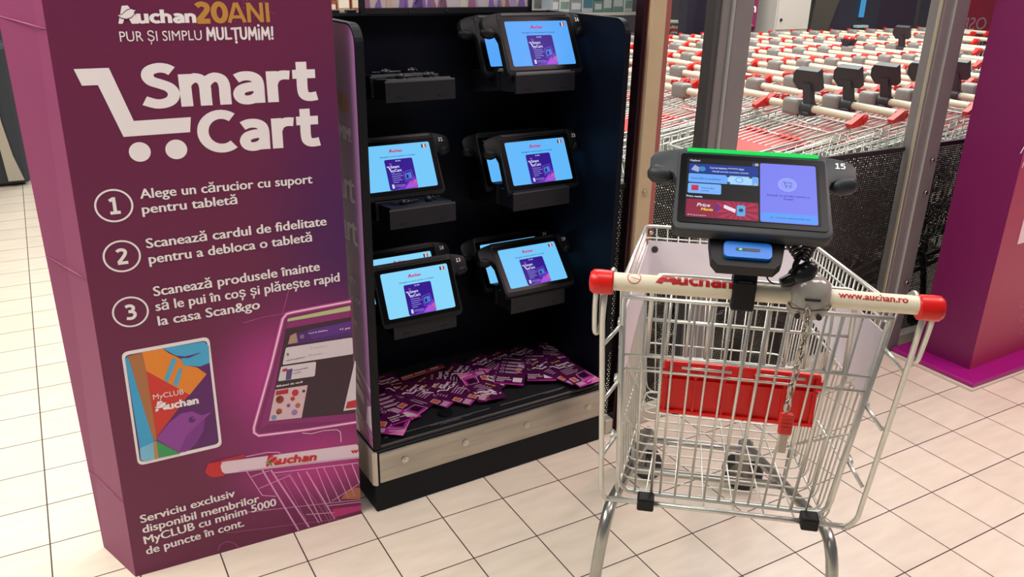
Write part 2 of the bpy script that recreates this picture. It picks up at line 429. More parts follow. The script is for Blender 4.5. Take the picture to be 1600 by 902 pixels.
def glass_mat():
    m = bpy.data.materials.new('clear_glass'); m.use_nodes = True; nt = m.node_tree
    N = nt.nodes.new; K = nt.links.new
    g = N('ShaderNodeBsdfGlossy'); g.inputs['Roughness'].default_value = 0.02; g.inputs['Color'].default_value = (1, 1, 1, 1)
    t = N('ShaderNodeBsdfTransparent'); t.inputs['Color'].default_value = (0.93, 0.96, 0.95, 1)
    fr = N('ShaderNodeFresnel'); fr.inputs['IOR'].default_value = 1.45
    mx = N('ShaderNodeMixShader'); ge = N('ShaderNodeNewGeometry'); fm = N('ShaderNodeMath'); fm.operation = 'SUBTRACT'; fm.inputs[0].default_value = 1.0; K(ge.outputs['Backfacing'], fm.inputs[1])
    f2 = N('ShaderNodeMath'); f2.operation = 'MULTIPLY'; K(fr.outputs[0], f2.inputs[0]); K(fm.outputs[0], f2.inputs[1])
    K(f2.outputs[0], mx.inputs[0]); K(t.outputs[0], mx.inputs[1]); K(g.outputs[0], mx.inputs[2])
    K(mx.outputs[0], nt.nodes['Material Output'].inputs['Surface'])
    return m
PERF, GLASS = perforated_mat(), glass_mat()
PY = 0.165
gp = thing('glass_partition', 'glass partition of the trolley bay with metal posts and dark perforated lower panels', 'partition', (1.6, PY, 0))
# posts: (x0, x1, kind)
def channel_post(name, x0, x1, label, dark):
    bm = B()
    wd = x1-x0
    box(bm, (x0, PY-0.022, 0.0), (x0+wd*(0.13 if dark == 1 else 0.05), PY-0.008, 2.6), 0.003, 1, mi=dark)  # edge strip: shade on one post, cream highlight on the other, as colour
    if dark == 1: box(bm, (x0+wd*0.05, PY-0.008, 0.0), (x0+wd*0.13, PY+0.035, 2.6), 0.003, 1, mi=1)
    box(bm, (x0+wd*(0.13 if dark == 1 else 0.05), PY-0.030, 0.0), (x0+wd*0.36, PY+0.032, 2.6), 0.003, 1)
    box(bm, (x0+wd*0.36, PY-0.040, 0.0), (x0+wd*0.43, PY+0.032, 2.6), 0.003, 1, mi=2)  # pale ridge: the lit edge put into the colour
    box(bm, (x0+wd*0.43, PY-0.036, 0.0), (x1, PY+0.035, 2.6), 0.004, 1)
    p = tag(finish(name, bm, [POSTM, pm('#4c4b4c', 0.5, 0.2), pm('#a9a8a6', 0.4, 0.3), pm('#b3a994', 0.4, 0.3)], gp, True), label)
    bm = B()
    for z in (0.32, 0.70, 0.83):
        cyl(bm, (x0+wd*0.72, PY-0.047, z), (x0+wd*0.72, PY-0.038, z), 0.008, 10)
    finish('screw', bm, CHROME, p, False).location = (0, 0, 0)
    return p
def post_fix(p):
    for c in p.children:
        for v in c.data.vertices: v.co -= Vector(gp.location)
p = channel_post('post', 1.185, 1.325, 'grey aluminium channel post', 1); post_fix(p)
p = channel_post('post', 2.255, 2.40, 'grey aluminium channel post', 3); post_fix(p)
bm = B()
box(bm, (0.935, PY-0.03, 0), (0.988, PY-0.015, 2.6), 0.002, 1, mi=0)
box(bm, (0.938, PY-0.015, 0), (1.018, PY+0.035, 2.6), 0.002, 1, mi=1)
box(bm, (0.921, PY-0.01, 0), (0.934, PY+0.03, 2.6), 0.002, 1, mi=2)  # dark strip: reflection in the glass, added as a coloured box
p = tag(finish('post', bm, [BEIGE, PINKM, pm('#3a2029', 0.2, 0.6)], gp, True), 'beige faced post with screws')
bm = B()
for x, z in ((0.960, 0.86), (0.960, 0.42)):
    cyl(bm, (x, PY-0.037, z), (x, PY-0.029, z), 0.008, 10)
cyl(bm, (1.003, PY-0.03, 0.72), (1.003, PY-0.013, 0.72), 0.007, 10)
finish('screw', bm, CHROME, p); post_fix(p)
for a, b_ in ((0.885, 0.921), (1.018, 1.185), (1.325, 2.255), (2.40, 3.6)):
    bm = B(); box(bm, (a, PY+0.018, 0.06), (b_, PY+0.020, 0.865)); finish('perforated_panel', bm, PERF, gp, True)
    bm = B(); box(bm, (a, PY+0.029, 0.06), (b_, PY+0.034, 2.6)); finish('glass_pane', bm, GLASS, gp, True)
    bm = B(); box(bm, (a, PY-0.012, 0.0), (b_, PY+0.032, 0.055), 0.004, 1); finish('bottom_rail', bm, pm('#c9c3b2', 0.45), gp, True)
    bm = B(); box(bm, (a, PY+0.012, 0.865), (b_, PY+0.026, 0.88)); finish('panel_edge', bm, pm('#262024', 0.4, 0.3), gp, True)

# ================================================================== PURPLE BOX WITH THE PRINTED INSTRUCTIONS
P0 = Vector((-0.612, 0.151, 0)); PE = (Vector((-0.002, 0.128, 0))-P0).normalized(); PN = Vector((PE.y, -PE.x, 0))
def pos(x, y):
    d = ray(x, y); q = CAM+d*((P0-CAM).dot(PN)/d.dot(PN)); return ((q-P0).dot(PE), q.z)
def poster_mat():
    m = bpy.data.materials.new('plum_print'); m.use_nodes = True; nt = m.node_tree; b = nt.nodes['Principled BSDF']
    N = nt.nodes.new; K = nt.links.new
    b.inputs['Roughness'].default_value = 0.42; b.inputs['Specular IOR Level'].default_value = 0.4
    tc = N('ShaderNodeTexCoord')
    def blob(c, rad, soft=0.0):
        v = N('ShaderNodeVectorMath'); v.operation = 'SUBTRACT'; K(tc.outputs['Object'], v.inputs[0]); v.inputs[1].default_value = c
        s = N('ShaderNodeVectorMath'); s.operation = 'DIVIDE'; K(v.outputs[0], s.inputs[0]); s.inputs[1].default_value = rad
        l = N('ShaderNodeVectorMath'); l.operation = 'LENGTH'; K(s.outputs[0], l.inputs[0])
        r = N('ShaderNodeMapRange'); r.interpolation_type = 'SMOOTHSTEP'; K(l.outputs['Value'], r.inputs['Value'])
        r.inputs['From Min'].default_value = 1.0; r.inputs['From Max'].default_value = soft; return r.outputs[0]
    def mix(f, a, c):
        n = N('ShaderNodeMix'); n.data_type = 'RGBA'; K(f, n.inputs[0]); K(a, n.inputs[6]); n.inputs[7].default_value = lin(c); return n.outputs[2]
    base = N('ShaderNodeRGB'); base.outputs[0].default_value = lin('#6a2448')
    L = Vector((-0.31, 0.2, 0))
    def W(u, z): return tuple(P0+PE*u+Vector((0, 0, z))-L)
    c = mix(blob(W(0.62, 0.85), (0.30, 9, 0.60)), base.outputs[0], '#4a1a58')
    c = mix(blob(W(0.47, 0.38), (0.36, 9, 0.46)), c, '#98307a')
    c = mix(blob(W(0.42, 0.50), (0.20, 9, 0.20)), c, '#b5368a')
    c = mix(blob(W(0.50, 0.20), (0.26, 9, 0.13)), c, '#bb3a88')
    n = N('ShaderNodeTexWave'); n.wave_type = 'BANDS'; n.bands_direction = 'Z'; n.inputs['Scale'].default_value = 60; K(tc.outputs['Object'], n.inputs['Vector'])
    bp = N('ShaderNodeBump'); bp.inputs['Strength'].default_value = 0.06; bp.inputs['Distance'].default_value = 0.001
    K(n.outputs['Fac'], bp.inputs['Height']); K(bp.outputs[0], b.inputs['Normal'])
    K(c, b.inputs['Base Color'])
    return m
PLUM = poster_mat()
pb = thing('promotion_box', 'tall plum purple cardboard box printed with numbered steps and a white cart sign', 'box', (-0.31, 0.2, 0))
TOPZ = 1.85
bm = B()
lo = [(-0.612, 0.151), (-0.002, 0.128), (-0.004, 0.318), (-0.673, 0.318)]
k = TOPZ/1.425
hi = [(-0.612+0.020*k, 0.151), (-0.002-0.004*k, 0.128), (-0.004-0.004*k, 0.318), (-0.673-0.002*k, 0.318)]
a = [bm.verts.new((*p, 0)) for p in lo]; b_ = [bm.verts.new((*p, TOPZ)) for p in hi]
fs = [bm.faces.new(a[::-1]), bm.faces.new(b_)]+[bm.faces.new((a[i], a[(i+1) % 4], b_[(i+1) % 4], b_[i])) for i in range(4)]
bmesh.ops.recalc_face_normals(bm, faces=fs)
for f in fs[2:]: f.material_index = 0
fs[5].material_index = 1  # left side paler: grazing light put into its colour
finish('body', bm, [PLUM, pm('#8c3a66', 0.55, spec=0.5, noise=0.05, nscale=6)], pb, True)
# folded seams on the left side
for z in (0.24, 0.84, 1.38):
    bm = B(); q = z/1.425
    tube(bm, [(-0.6125+0.02*q, 0.151, z-0.01), (-0.673-0.002*q, 0.318, z+0.006)], 0.0012, 4)
    finish('fold_line', bm, pm('#a0557c', 0.4), pb, True)

WHITE, GOLD = pm('#efe9ea', 0.5), pm('#c08a3e', 0.45)
poster = lambda u, v, d: P0+PE*u+Vector((0, 0, v))+PN*(d+0.0004)
def ptext(S, body, a, b2, hpx, m, bold=0.02, shear=0.0, L=1):
    p, q = pos(*a), pos(*b2); mid = ((a[0]+b2[0])/2, (a[1]+b2[1])/2)
    h = pos(mid[0], mid[1]-hpx)[1]-pos(*mid)[1]
    S.text(body, p, q, h, m, bold, shear, L=L)
S = Sheet(poster)
# logo: letter A with a bird across it
def pp(pts): return [pos(*p) for p in pts]
def lg(x, y): return (180+x*0.1625, y*0.1625)
def pstroke(S, body, a, b2, hpx, m, wt=0.145, L=1, **k):
    p, q = pos(*a), pos(*b2); mid = ((a[0]+b2[0])/2, (a[1]+b2[1])/2)
    S.stroke(body, p, q, pos(mid[0], mid[1]-hpx)[1]-pos(*mid)[1], m, wt, L=L, **k)
def bird_A(S, f, mw, md, L=1):
    S.poly([f(x, y) for x, y in ((30, 228), (62, 55), (120, 52), (165, 110), (100, 150), (72, 228))], mw, L)
    S.poly([f(x, y) for x, y in ((120, 160), (185, 120), (228, 228), (160, 228))], mw, L)
    S.poly([f(x, y) for x, y in ((18, 140), (60, 135), (110, 92), (150, 78), (185, 92), (206, 98), (190, 110), (186, 140), (160, 172), (110, 190), (60, 182), (30, 160))], md, L+1)
    S.poly([f(x, y) for x, y in ((24, 146), (62, 142), (112, 100), (150, 86), (178, 96), (198, 100), (183, 108), (178, 138), (155, 164), (110, 180), (64, 172), (36, 156))], mw, L+2)
PL2 = pm('#5e2144', 0.5)
bird_A(S, lambda x, y: pos(*lg(x, y)), WHITE, PL2)
pstroke(S, 'uchan', lg(212, 224), lg(788, 219), 20, WHITE, 0.165)
ptext(S, 'PUR ȘI SIMPLU', (188, 65), (316, 62.5), 16.5, WHITE, 0.004)
pstroke(S, 'MULȚUMİM!', (323, 62.5), (429, 61), 19, WHITE, 0.125, round_=True)
S.poly(pp([(115, 108), (170, 106), (209, 189), (298, 183), (297, 206.5), (193, 214), (153, 133), (128, 134)]), WHITE)
for cx, cy in ((218.5, 237.5), (275.5, 233.5)):
    c0 = pos(cx, cy); e = pos(cx+17, cy-1); f_ = pos(cx, cy-15.5)
    S.poly(circ(c0[0], c0[1], e[0]-c0[0], 28, f_[1]-c0[1]), WHITE)
pstroke(S, 'Smart', (220, 170), (499, 156), 67, WHITE, 0.15)
pstroke(S, 'Cart', (311, 240), (503, 227), 64, WHITE, 0.15)
S.build('title_lettering', pb, True)
S = Sheet(poster)
pstroke(S, '20', (306, 36.5), (358, 35.5), 33, GOLD, 0.17); pstroke(S, 'ANI', (356, 35.5), (424, 34.5), 31, GOLD, 0.115)
random.seed(3)
for _ in range(22):
    x, y = random.uniform(300, 428), random.uniform(-2, 45); c0 = pos(x, y); S.poly(circ(c0[0], c0[1], 0.0008, 6), GOLD)
S.build('gold_lettering', pb, True)
for n_, cx, cy, rx, ry in (('1', 178, 321.5, 28.5, 25), ('2', 190.5, 400.5, 28, 24), ('3', 204, 487.5, 27, 23)):
    S = Sheet(poster); c0 = pos(cx, cy); rr = pos(cx+rx, cy-rx*0.1)[0]-c0[0]; rz = pos(cx, cy-ry)[1]-c0[1]
    S.strip(circ(c0[0], c0[1], rr, 40, rz), 0.0042, WHITE, 1, True)
    h = rz*1.08; S.stroke(n_, (c0[0], c0[1]-h/2), None, h, WHITE, 0.13, align='C', L=2)
    S.build('step_number', pb, True)
S = Sheet(poster)
for body, a, b2 in (('Alege un cărucior cu suport', (219.7, 310.3), (487.7, 286)), ('pentru tabletă', (223, 334), (370.4, 318.3)),
                    ('Scanează cardul de fidelitate', (229.5, 387.7), (509.8, 351.6)), ('pentru a debloca o tabletă', (233.7, 411.9), (487, 376.8)),
                    ('Scanează produsele înainte', (241, 462.7), (499.3, 422.4)), ('să le pui în coș și plătește rapid', (244.2, 485.8), (530.2, 439.2)),
                    ('la casa Scan&go', (248, 508.6), (405.8, 482)),
                    ('Serviciu exclusiv', (220.7, 817.2), (367.2, 775.4)), ('disponibil membrilor', (223.8, 833.1), (405.1, 783.8)),
                    ('MyCLUB cu minim 5000', (226.4, 850.2), (431.6, 789.5)), ('de puncte în cont.', (229.5, 866.5), (381.2, 821.7))):
    if body in ('Scanează cardul de fidelitate', 'Scanează produsele înainte', 'Serviciu exclusiv'): S.build('instruction_lettering', pb, True); S = Sheet(poster)
    ptext(S, body, a, b2, 12.6 if a[1] > 800 else 15.2, WHITE, 0.024, L=4)
S.build('notice_lettering', pb, True)
# printed membership card
S = Sheet(poster)
def mc(x, y): return pos(180+0.255*x, 510+0.255*y)
def rounded(pts, r, n=6):
    out = []; m = len(pts)
    for i in range(m):
        a, b2, c = Vector(pts[i-1]), Vector(pts[i]), Vector(pts[(i+1) % m])
        p, q = b2+(a-b2).normalized()*r, b2+(c-b2).normalized()*r
        out += [p*(1-t)**2+b2*2*t*(1-t)+q*t*t for t in [k/n for k in range(n+1)]]
    return out
S.poly(rounded([mc(36, 160), mc(575, 62), mc(655, 735), mc(140, 855)], 0.016), WHITE, 1)
S.poly(rounded([mc(58, 178), mc(562, 85), mc(636, 718), mc(152, 832)], 0.011), pm('#5d1a66', 0.45), 2)
S.poly([mc(80, 190), mc(165, 165), mc(250, 700), mc(150, 745)], pm('#3aa5d6', 0.45), 3)
S.poly([mc(72, 182), mc(165, 160), mc(190, 270), mc(255, 690), mc(235, 705)], pm('#ad7146', 0.45), 4)
S.poly([mc(60, 195), mc(78, 188), mc(238, 712), mc(150, 745)], pm('#3aa5d6', 0.45), 5)
S.poly([mc(165, 158), mc(290, 136), mc(330, 165), mc(395, 195), mc(430, 240), mc(500, 250), mc(560, 292), mc(455, 420), mc(185, 270)], pm('#e8892a', 0.45), 3)
S.poly([mc(185, 270), mc(450, 420), mc(245, 690)], pm('#d0342a', 0.45), 3)
S.poly([mc(290, 134), mc(545, 92), mc(572, 120), mc(578, 222), mc(520, 245), mc(420, 240), mc(400, 195)], pm('#46abd8', 0.45), 4)
S.poly([mc(368, 178), mc(430, 184), mc(530, 158), mc(450, 192), mc(395, 194)], pm('#5d1a66', 0.45), 5)
S.poly([mc(348, 196), mc(378, 200), mc(322, 340), mc(300, 328)], pm('#46abd8', 0.45), 5)
S.poly([mc(390, 258), mc(412, 262), mc(380, 368), mc(354, 356)], pm('#46abd8', 0.45), 5)
S.poly([mc(248, 690), mc(330, 590), mc(400, 535), mc(470, 520), mc(530, 545), mc(590, 525), mc(548, 565), mc(540, 640), mc(500, 710), mc(450, 760), mc(395, 775)], pm('#8f3f9a', 0.45), 3)
S.poly([mc(435, 670), mc(545, 565), mc(538, 640), mc(490, 725), mc(430, 768), mc(390, 772)], pm('#7d3189', 0.45), 4)
c0 = mc(470, 570); S.poly(circ(c0[0], c0[1], 0.0085, 20), pm('#5d1a66', 0.45), 5); c0 = mc(480, 562); S.poly(circ(c0[0], c0[1], 0.003, 12), pm('#8f3f9a', 0.45), 6)
S.poly([mc(250, 698), mc(400, 778), mc(262, 806)], pm('#3a9a5a', 0.45), 5)
S.poly([mc(150, 745), mc(240, 706), mc(252, 700), mc(262, 806), mc(180, 826), mc(156, 815)], pm('#79c0de', 0.45), 6)
S.poly([mc(232, 712), mc(252, 702), mc(266, 806), mc(240, 812)], pm('#bd8a62', 0.45), 7)
S.text('MyCLUB', mc(234, 448), mc(420, 412), pos(240, 610)[1]-pos(240, 618.5)[1], WHITE, 0.0, L=7)
bird_A(S, lambda x, y: mc(240+(x-20)*0.42, 522-(228-y)*0.34-(x-20)*0.08), WHITE, pm('#d0342a', 0.45), 6)
S.stroke('uchan', mc(322, 508), mc(514, 470), pos(240, 610)[1]-pos(240, 621.5)[1], WHITE, 0.17, L=7)
S.build('membership_card_print', pb, True)
# printed glowing tablet
S = Sheet(poster)
def tb(x, y): return pos(380+0.266*x, 450+0.266*y)
NEON, NEONG = pm('#f6d3ea', 0.4), pm('#c5509a', 0.45)
S.poly([tb(240, 140), tb(640, 62), tb(655, 800), tb(60, 870)], pm('#7d2462', 0.45), 0.3)
S.poly([tb(262, 200), tb(625, 130), tb(650, 780), tb(150, 800), tb(100, 830)], pm('#8c2870', 0.45), 0.6)
S.poly([tb(250, 240), tb(633, 170), tb(658, 735), tb(150, 785)], pm('#3a2230', 0.45), 1)
S.poly([tb(262, 180), tb(628, 104), tb(630, 132), tb(258, 198)], pm('#b9c48c', 0.45), 2)
path = [tb(632, 78), tb(450, 112), tb(290, 143), tb(255, 152), tb(232, 180), tb(160, 470), tb(62, 820), tb(64, 850), tb(90, 868), tb(380, 832), tb(664, 788)]
S.strip(path, 0.011, NEONG, 2); S.strip(path, 0.0042, NEON, 3)
S.poly([tb(270, 275), tb(632, 190), tb(636, 285), tb(262, 335)], pm('#4c2170', 0.45), 2)
S.poly([tb(380, 245), tb(632, 195), tb(634, 255), tb(400, 300)], pm('#5d2a88', 0.45), 3)
S.text('Card de fidelitate', tb(383, 270), tb(495, 250), 0.0035, WHITE, 0.03, L=4)
S.poly([tb(262, 330), tb(275, 280), tb(310, 262), tb(320, 320)], pm('#b09078', 0.5), 4)
S.poly(circ(*tb(345, 285), 0.006, 14), pm('#8a6a9a', 0.5), 4)
S.text('+1 pct', tb(565, 248), tb(628, 238), 0.0055, WHITE, 0.03, L=4)
PALE = pm('#d9cfd6', 0.5)
S.poly(rounded([tb(250, 350), tb(640, 290), tb(645, 388), tb(230, 452)], 0.005), PALE, 3)
S.stroke('9', tb(254, 402), None, 0.009, pm('#3a2230', 0.5), 0.12, L=4)
S.text('Listă de cumpărături', tb(250, 430), tb(362, 408), 0.003, pm('#3a2230', 0.5), 0.02, L=4)
S.text('Chef Italic cioc', tb(416, 355), tb(490, 342), 0.0026, pm('#6a5a66', 0.5), 0.0, L=4)
S.text('Ulei măsline', tb(410, 396), tb(466, 384), 0.0026, pm('#6a5a66', 0.5), 0.0, L=4)
for x, y in ((400, 352), (392, 392)): S.strip(circ(*tb(x, y), 0.0022, 12), 0.0005, pm('#6a5a66', 0.5), 4, True)
S.poly(rounded([tb(222, 462), tb(428, 432), tb(420, 518), tb(204, 548)], 0.005), PALE, 3)
S.poly([tb(255, 480), tb(290, 472), tb(280, 535), tb(248, 540)], pm('#5a4a78', 0.5), 4)
S.poly([tb(232, 476), tb(258, 470), tb(254, 488), tb(228, 492)], pm('#b03040', 0.5), 5)
S.text('Vezi prețul', tb(298, 488), tb(378, 470), 0.0034, pm('#3a2230', 0.5), 0.02, L=4)
S.text('curent', tb(296, 505), tb(338, 494), 0.0034, pm('#3a2230', 0.5), 0.02, L=4)
S.text('Băuturi de vară', tb(196, 582), tb(346, 556), 0.0055, WHITE, 0.03, 0.15, L=4)
S.poly([tb(188, 598), tb(378, 570), tb(342, 762), tb(150, 782)], pm('#d9b9c2', 0.5), 3)
S.poly([tb(192, 605), tb(265, 592), tb(262, 618), tb(190, 630)], pm('#b0243a', 0.5), 5)
for x, y, r, h_ in ((215, 655, 0.0105, '#8f3a2a'), (208, 650, 0.006, '#e0a060'), (305, 615, 0.009, '#c02a34'), (290, 650, 0.006, '#b03a3a'), (210, 725, 0.008, '#a04a30'), (205, 735, 0.004, '#e0a040'), (320, 690, 0.007, '#b06a50'), (265, 690, 0.005, '#7a5a9a'), (300, 730, 0.008, '#9a7ab0'), (355, 605, 0.004, '#2a3a2a'), (180, 760, 0.007, '#7a90b8')):
    S.poly(circ(*tb(x, y), r, 14, r*1.1), pm(h_, 0.5), 4)
S.poly([tb(655, 430), tb(660, 430), tb(662, 712), tb(588, 722)], PALE, 3)
S.poly([tb(612, 668), tb(662, 656), tb(662, 702), tb(600, 708)], pm('#c02a38', 0.5), 4)
path = [tb(345, 852), tb(400, 856), tb(470, 838), tb(550, 832), tb(570, 845), tb(574, 890), tb(572, 905)]
S.strip(path, 0.002, NEON, 3)
S.strip([tb(0, 205), tb(120, 170), tb(240, 150)], 0.0016, NEONG, 2); S.strip([tb(230, 150), tb(270, 0)], 0.0016, NEONG, 2)
S.build('glowing_tablet_print', pb, True)
# printed trolley
S = Sheet(poster)
def tr(x, y): return pos(310+0.2217*x, 680+0.2217*y)
PINK = pm('#e39ac8', 0.45); PINK2 = pm('#c064a4', 0.45)
random.seed(5)
for (a, b2, wd, m_) in (((340, 255), (450, 425), .003, PINK), ((450, 425), (545, 432), .003, PINK), ((430, 375), (640, 285), .003, PINK), ((375, 292), (500, 250), .003, PINK),
        ((450, 245), (705, 672), .0055, PINK), ((510, 245), (780, 650), .0055, PINK), ((520, 268), (1130, 195), .004, PINK), ((540, 290), (640, 275), .003, PINK2),
        ((640, 280), (850, 620), .003, PINK), ((700, 262), (870, 610), .0035, PINK), ((760, 255), (960, 590), .0045, PINK), ((830, 230), (930, 480), .003, PINK), ((880, 225), (1000, 470), .003, PINK),
        ((950, 215), (1060, 450), .003, PINK), ((1010, 205), (1100, 430), .003, PINK), ((1080, 200), (1135, 340), .004, PINK), ((940, 465), (1130, 345), .003, PINK),
        ((330, 545), (1140, 455), .0022, PINK), ((200, 690), (1000, 590), .0016, PINK2), ((760, 560), (960, 545), .003, PINK), ((900, 500), (1145, 470), .003, PINK),
        ((640, 250), (780, 520), .002, PINK2), ((700, 280), (930, 620), .002, PINK2), ((800, 330), (940, 600), .002, PINK2), ((590, 300), (760, 600), .002, PINK2)):
    S.strip([tr(*a), tr(*b2)], wd*0.8, m_, 1)
S.poly([tr(1005, 450), tr(1040, 400), tr(1100, 372), tr(1138, 372), tr(1140, 450)], pm('#b06a4a', 0.5), 1)
S.poly([tr(945, 520), tr(1145, 495), tr(1146, 530), tr(945, 585)], pm('#c02a78', 0.5), 1)
S.poly(rounded([tr(150, 190), tr(1124, 62), tr(1132, 158), tr(180, 272)], 0.009), pm('#e6cfdc', 0.45), 2)
S.poly([tr(190, 262), tr(1130, 150), tr(1132, 162), tr(180, 274)], pm('#cfa6c2', 0.45), 3)
S.poly(rounded([tr(44, 262), tr(70, 195), tr(160, 182), tr(190, 285), tr(90, 300)], 0.008), pm('#c8282c', 0.45), 3)
S.poly([tr(80, 196), tr(180, 168), tr(322, 132), tr(334, 160), tr(160, 190)], pm('#b02040', 0.45), 3)
S.poly(rounded([tr(150, 200), tr(300, 172), tr(300, 256), tr(170, 272)], 0.012), pm('#e6cfdc', 0.45), 4)
S.strip([tr(334, 152), tr(480, 122), tr(560, 120), tr(578, 126)], 0.003, PINK, 2)
bird_A(S, lambda x, y: tr(470+(x-20)*0.50, 222-(228-y)*0.44-(x-20)*0.07), pm('#c81e22', 0.45), pm('#e6cfdc', 0.45), 4)
S.poly([tr(474, 186), tr(506, 182), tr(520, 212), tr(512, 216), tr(498, 196)], pm('#2a8a3a', 0.45), 8)
S.stroke('uchan', tr(560, 206), tr(832, 177), pos(420, 700)[1]-pos(420, 712)[1], pm('#c81e22', 0.45), 0.16, 0.10, L=5)
S.text('w', tr(1075, 128), tr(1125, 122), pos(420, 700)[1]-pos(420, 708)[1], pm('#c81e22', 0.45), 0.04, L=5)
S.strip([tr(140, 815), tr(150, 775), tr(200, 750), tr(250, 760), tr(298, 805)], 0.0015, PINK2, 1)
S.build('trolley_print', pb, True)

# ================================================================== TABLET STAND
KX, KY, KA = 0.046, 0.112, 0.03
kio = thing('tablet_stand', 'tall black stand with docks for tablets and a steel kick plate', 'display stand', (KX, KY, 0), (0, 0, KA))
KW, KD, KT = 0.815, 0.435, 1.372
bm = B()
box(bm, (-0.006, 0.0, 0), (KW+0.006, KD, 0.207), 0.004, 1)
finish('base', bm, pm('#0c1116', 0.5, spec=0.2), kio)
bm = B(); box(bm, (-0.004, 0.004, 0.207), (KW+0.004, KD, 0.219), 0.003, 1); deck = finish('deck', bm, pm('#191a1d', 0.42), kio)
bm = B()
for x0, x1 in ((0.04, 0.395), (0.43, 0.78)):
    box(bm, (x0, 0.035, 0.2185), (x1, 0.33, 0.2215), 0.002, 1)
finish('service_lid', bm, pm('#1d1e21', 0.42), deck)
bm = B(); cyl(bm, (0.255, 0.068, 0.2215), (0.255, 0.068, 0.231), 0.021, 24); finish('round_lock', bm, pm('#121315', 0.35), deck, smooth=True)
S = Sheet(flat((0, 0, 0.2218)))
NOTE = pm('#8f9094', 0.5)
S.text('Vă rugăm să nu așezați obiecte pe acest capac', (0.185, 0.028), (0.325, 0.028), 0.0032, NOTE, 0.02)
S.text('Atenție! Nu acoperiți', (0.215, 0.021), (0.285, 0.021), 0.003, NOTE, 0.02)
S.build('notice_lettering', deck); S = Sheet(flat((0, 0, 0.2218)))
S.text('Vă rugăm să nu așezați obiecte pe acest capac', (0.555, 0.034), (0.695, 0.034), 0.0032, NOTE, 0.02)
S.text('Atenție! Nu acoperiți', (0.59, 0.027), (0.66, 0.027), 0.003, NOTE, 0.02)
S.build('notice_lettering', deck)
bm = B(); box(bm, (0.006, -0.006, 0.100), (KW+0.002, 0.0, 0.199), 0.005, 2); kp = tag(finish('kick_plate', bm, STEEL, kio), 'brushed steel plate with four screws')
for x, z in ((0.085, 0.158), (0.285, 0.153), (0.505, 0.150), (0.745, 0.150)):
    bm = B(); cyl(bm, (x, -0.010, z), (x, -0.006, z), 0.0105, 18); cyl(bm, (x, -0.0115, z), (x, -0.010, z), 0.006, 6)
    finish('screw', bm, pm('#cfcac0', 0.25, 1.0), kp, smooth=True)
bm = B()
prism(bm, [(-0.014, 0.13), (-0.014, 0.0), (-0.008, -0.009), (-0.001, -0.009), (-0.001, 0.0), (-0.006, 0.0), (-0.007, 0.005), (-0.007, 0.13)], 0.098, 0.206, 'z')
tag(finish('corner_plate', bm, pm('#cfc6b8', 0.38, 0.55), kio), 'brushed steel corner cap')
def side_profile(y0=0.0, y1=KD, z0=0.214, z1=KT, r=0.05):
    pts = [(y1, z0), (y1, z1)]
    for k in range(9):
        a = PI/2+PI/2*k/8
        pts.append((y0+r+r*math.cos(a), z1-r+r*math.sin(a)))
    pts.append((y0, z0)); return pts
bm = B(); prism(bm, side_profile(), -0.006, 0.016, 'x'); sp = tag(finish('side_panel', bm, pm('#0c0f13', 0.5, spec=0.25), kio), 'black panel with purple print on its outer face')
bm = B(); prism(bm, side_profile(), KW-0.012, KW+0.006, 'x'); finish('side_panel', bm, NAVY, kio)
bm = B(); box(bm, (0.0, KD-0.012, 0.214), (KW, KD, KT-0.01)); finish('back_panel', bm, NAVY, kio)
bm = B(); box(bm, (-0.004, KD-0.03, KT-0.012), (KW+0.004, KD+0.004, KT+0.002), 0.003, 1)
for x in (0.08, 0.13, 0.50, 0.62): box(bm, (x, KD-0.03, KT), (x+0.03, KD-0.01, KT+0.008), 0.002, 1)
finish('top_rail', bm, pm('#1a1c20', 0.4), kio)
# print on the left side panel
def sidefn(u, v, d): return Vector((-0.0065-d, 0.004+u, v))
S = Sheet(sidefn)
def side_print_mat():
    m = bpy.data.materials.new('side_print'); m.use_nodes = True; nt = m.node_tree; b = nt.nodes['Principled BSDF']
    b.inputs['Roughness'].default_value = 0.5; b.inputs['Specular IOR Level'].default_value = 0.4
    tc = nt.nodes.new('ShaderNodeTexCoord'); s = nt.nodes.new('ShaderNodeSeparateXYZ'); r = nt.nodes.new('ShaderNodeMapRange')
    cr = nt.nodes.new('ShaderNodeValToRGB'); nt.links.new(tc.outputs['Object'], s.inputs[0]); nt.links.new(s.outputs['Y'], r.inputs['Value'])
    r.inputs['From Min'].default_value = 0.0; r.inputs['From Max'].default_value = 0.16; nt.links.new(r.outputs[0], cr.inputs[0])
    cr.color_ramp.elements[0].color = lin('#a56cae'); cr.color_ramp.elements[1].color = lin('#b3a8aa')  # grey tone is a reflection put into the print's colour
    nt.links.new(cr.outputs[0], b.inputs['Base Color']); return m
pr_pts = [(KD-0.02, 0.216), (KD-0.02, KT-0.004)]+[(0.046+0.046*math.cos(PI/2+PI/2*k/8), KT-0.05+0.046*math.sin(PI/2+PI/2*k/8)) for k in range(9)]+[(0.0, 0.216)]
S.poly(pr_pts, side_print_mat(), 1)
def sidetext(body, z, h, m, u=0.05, bold=0.03, k=1.0):
    vs, fs, x0, x1 = glyphs(body, 0.0); wd = (x1-x0)*h/CAP*k; kx = wd/(x1-x0); ky = h/CAP
    for dx in ((0.0,) if bold < 0.006 else (-bold, bold)):
      bv = [S.bm.verts.new(sidefn(u+wd-(x+dx-x0)*kx, z+y*ky, (2.5+dx)*S.step)) for x, y in vs]; i_ = S.mi(m)
      for f in fs: S.bm.faces.new([bv[i] for i in f]).material_index = i_
sidetext('ANI', 1.155, 0.052, GOLD, 0.062, 0.035, 0.75); sidetext('MULȚUMIM!', 1.085, 0.036, WHITE, 0.052, 0.05, 0.8)
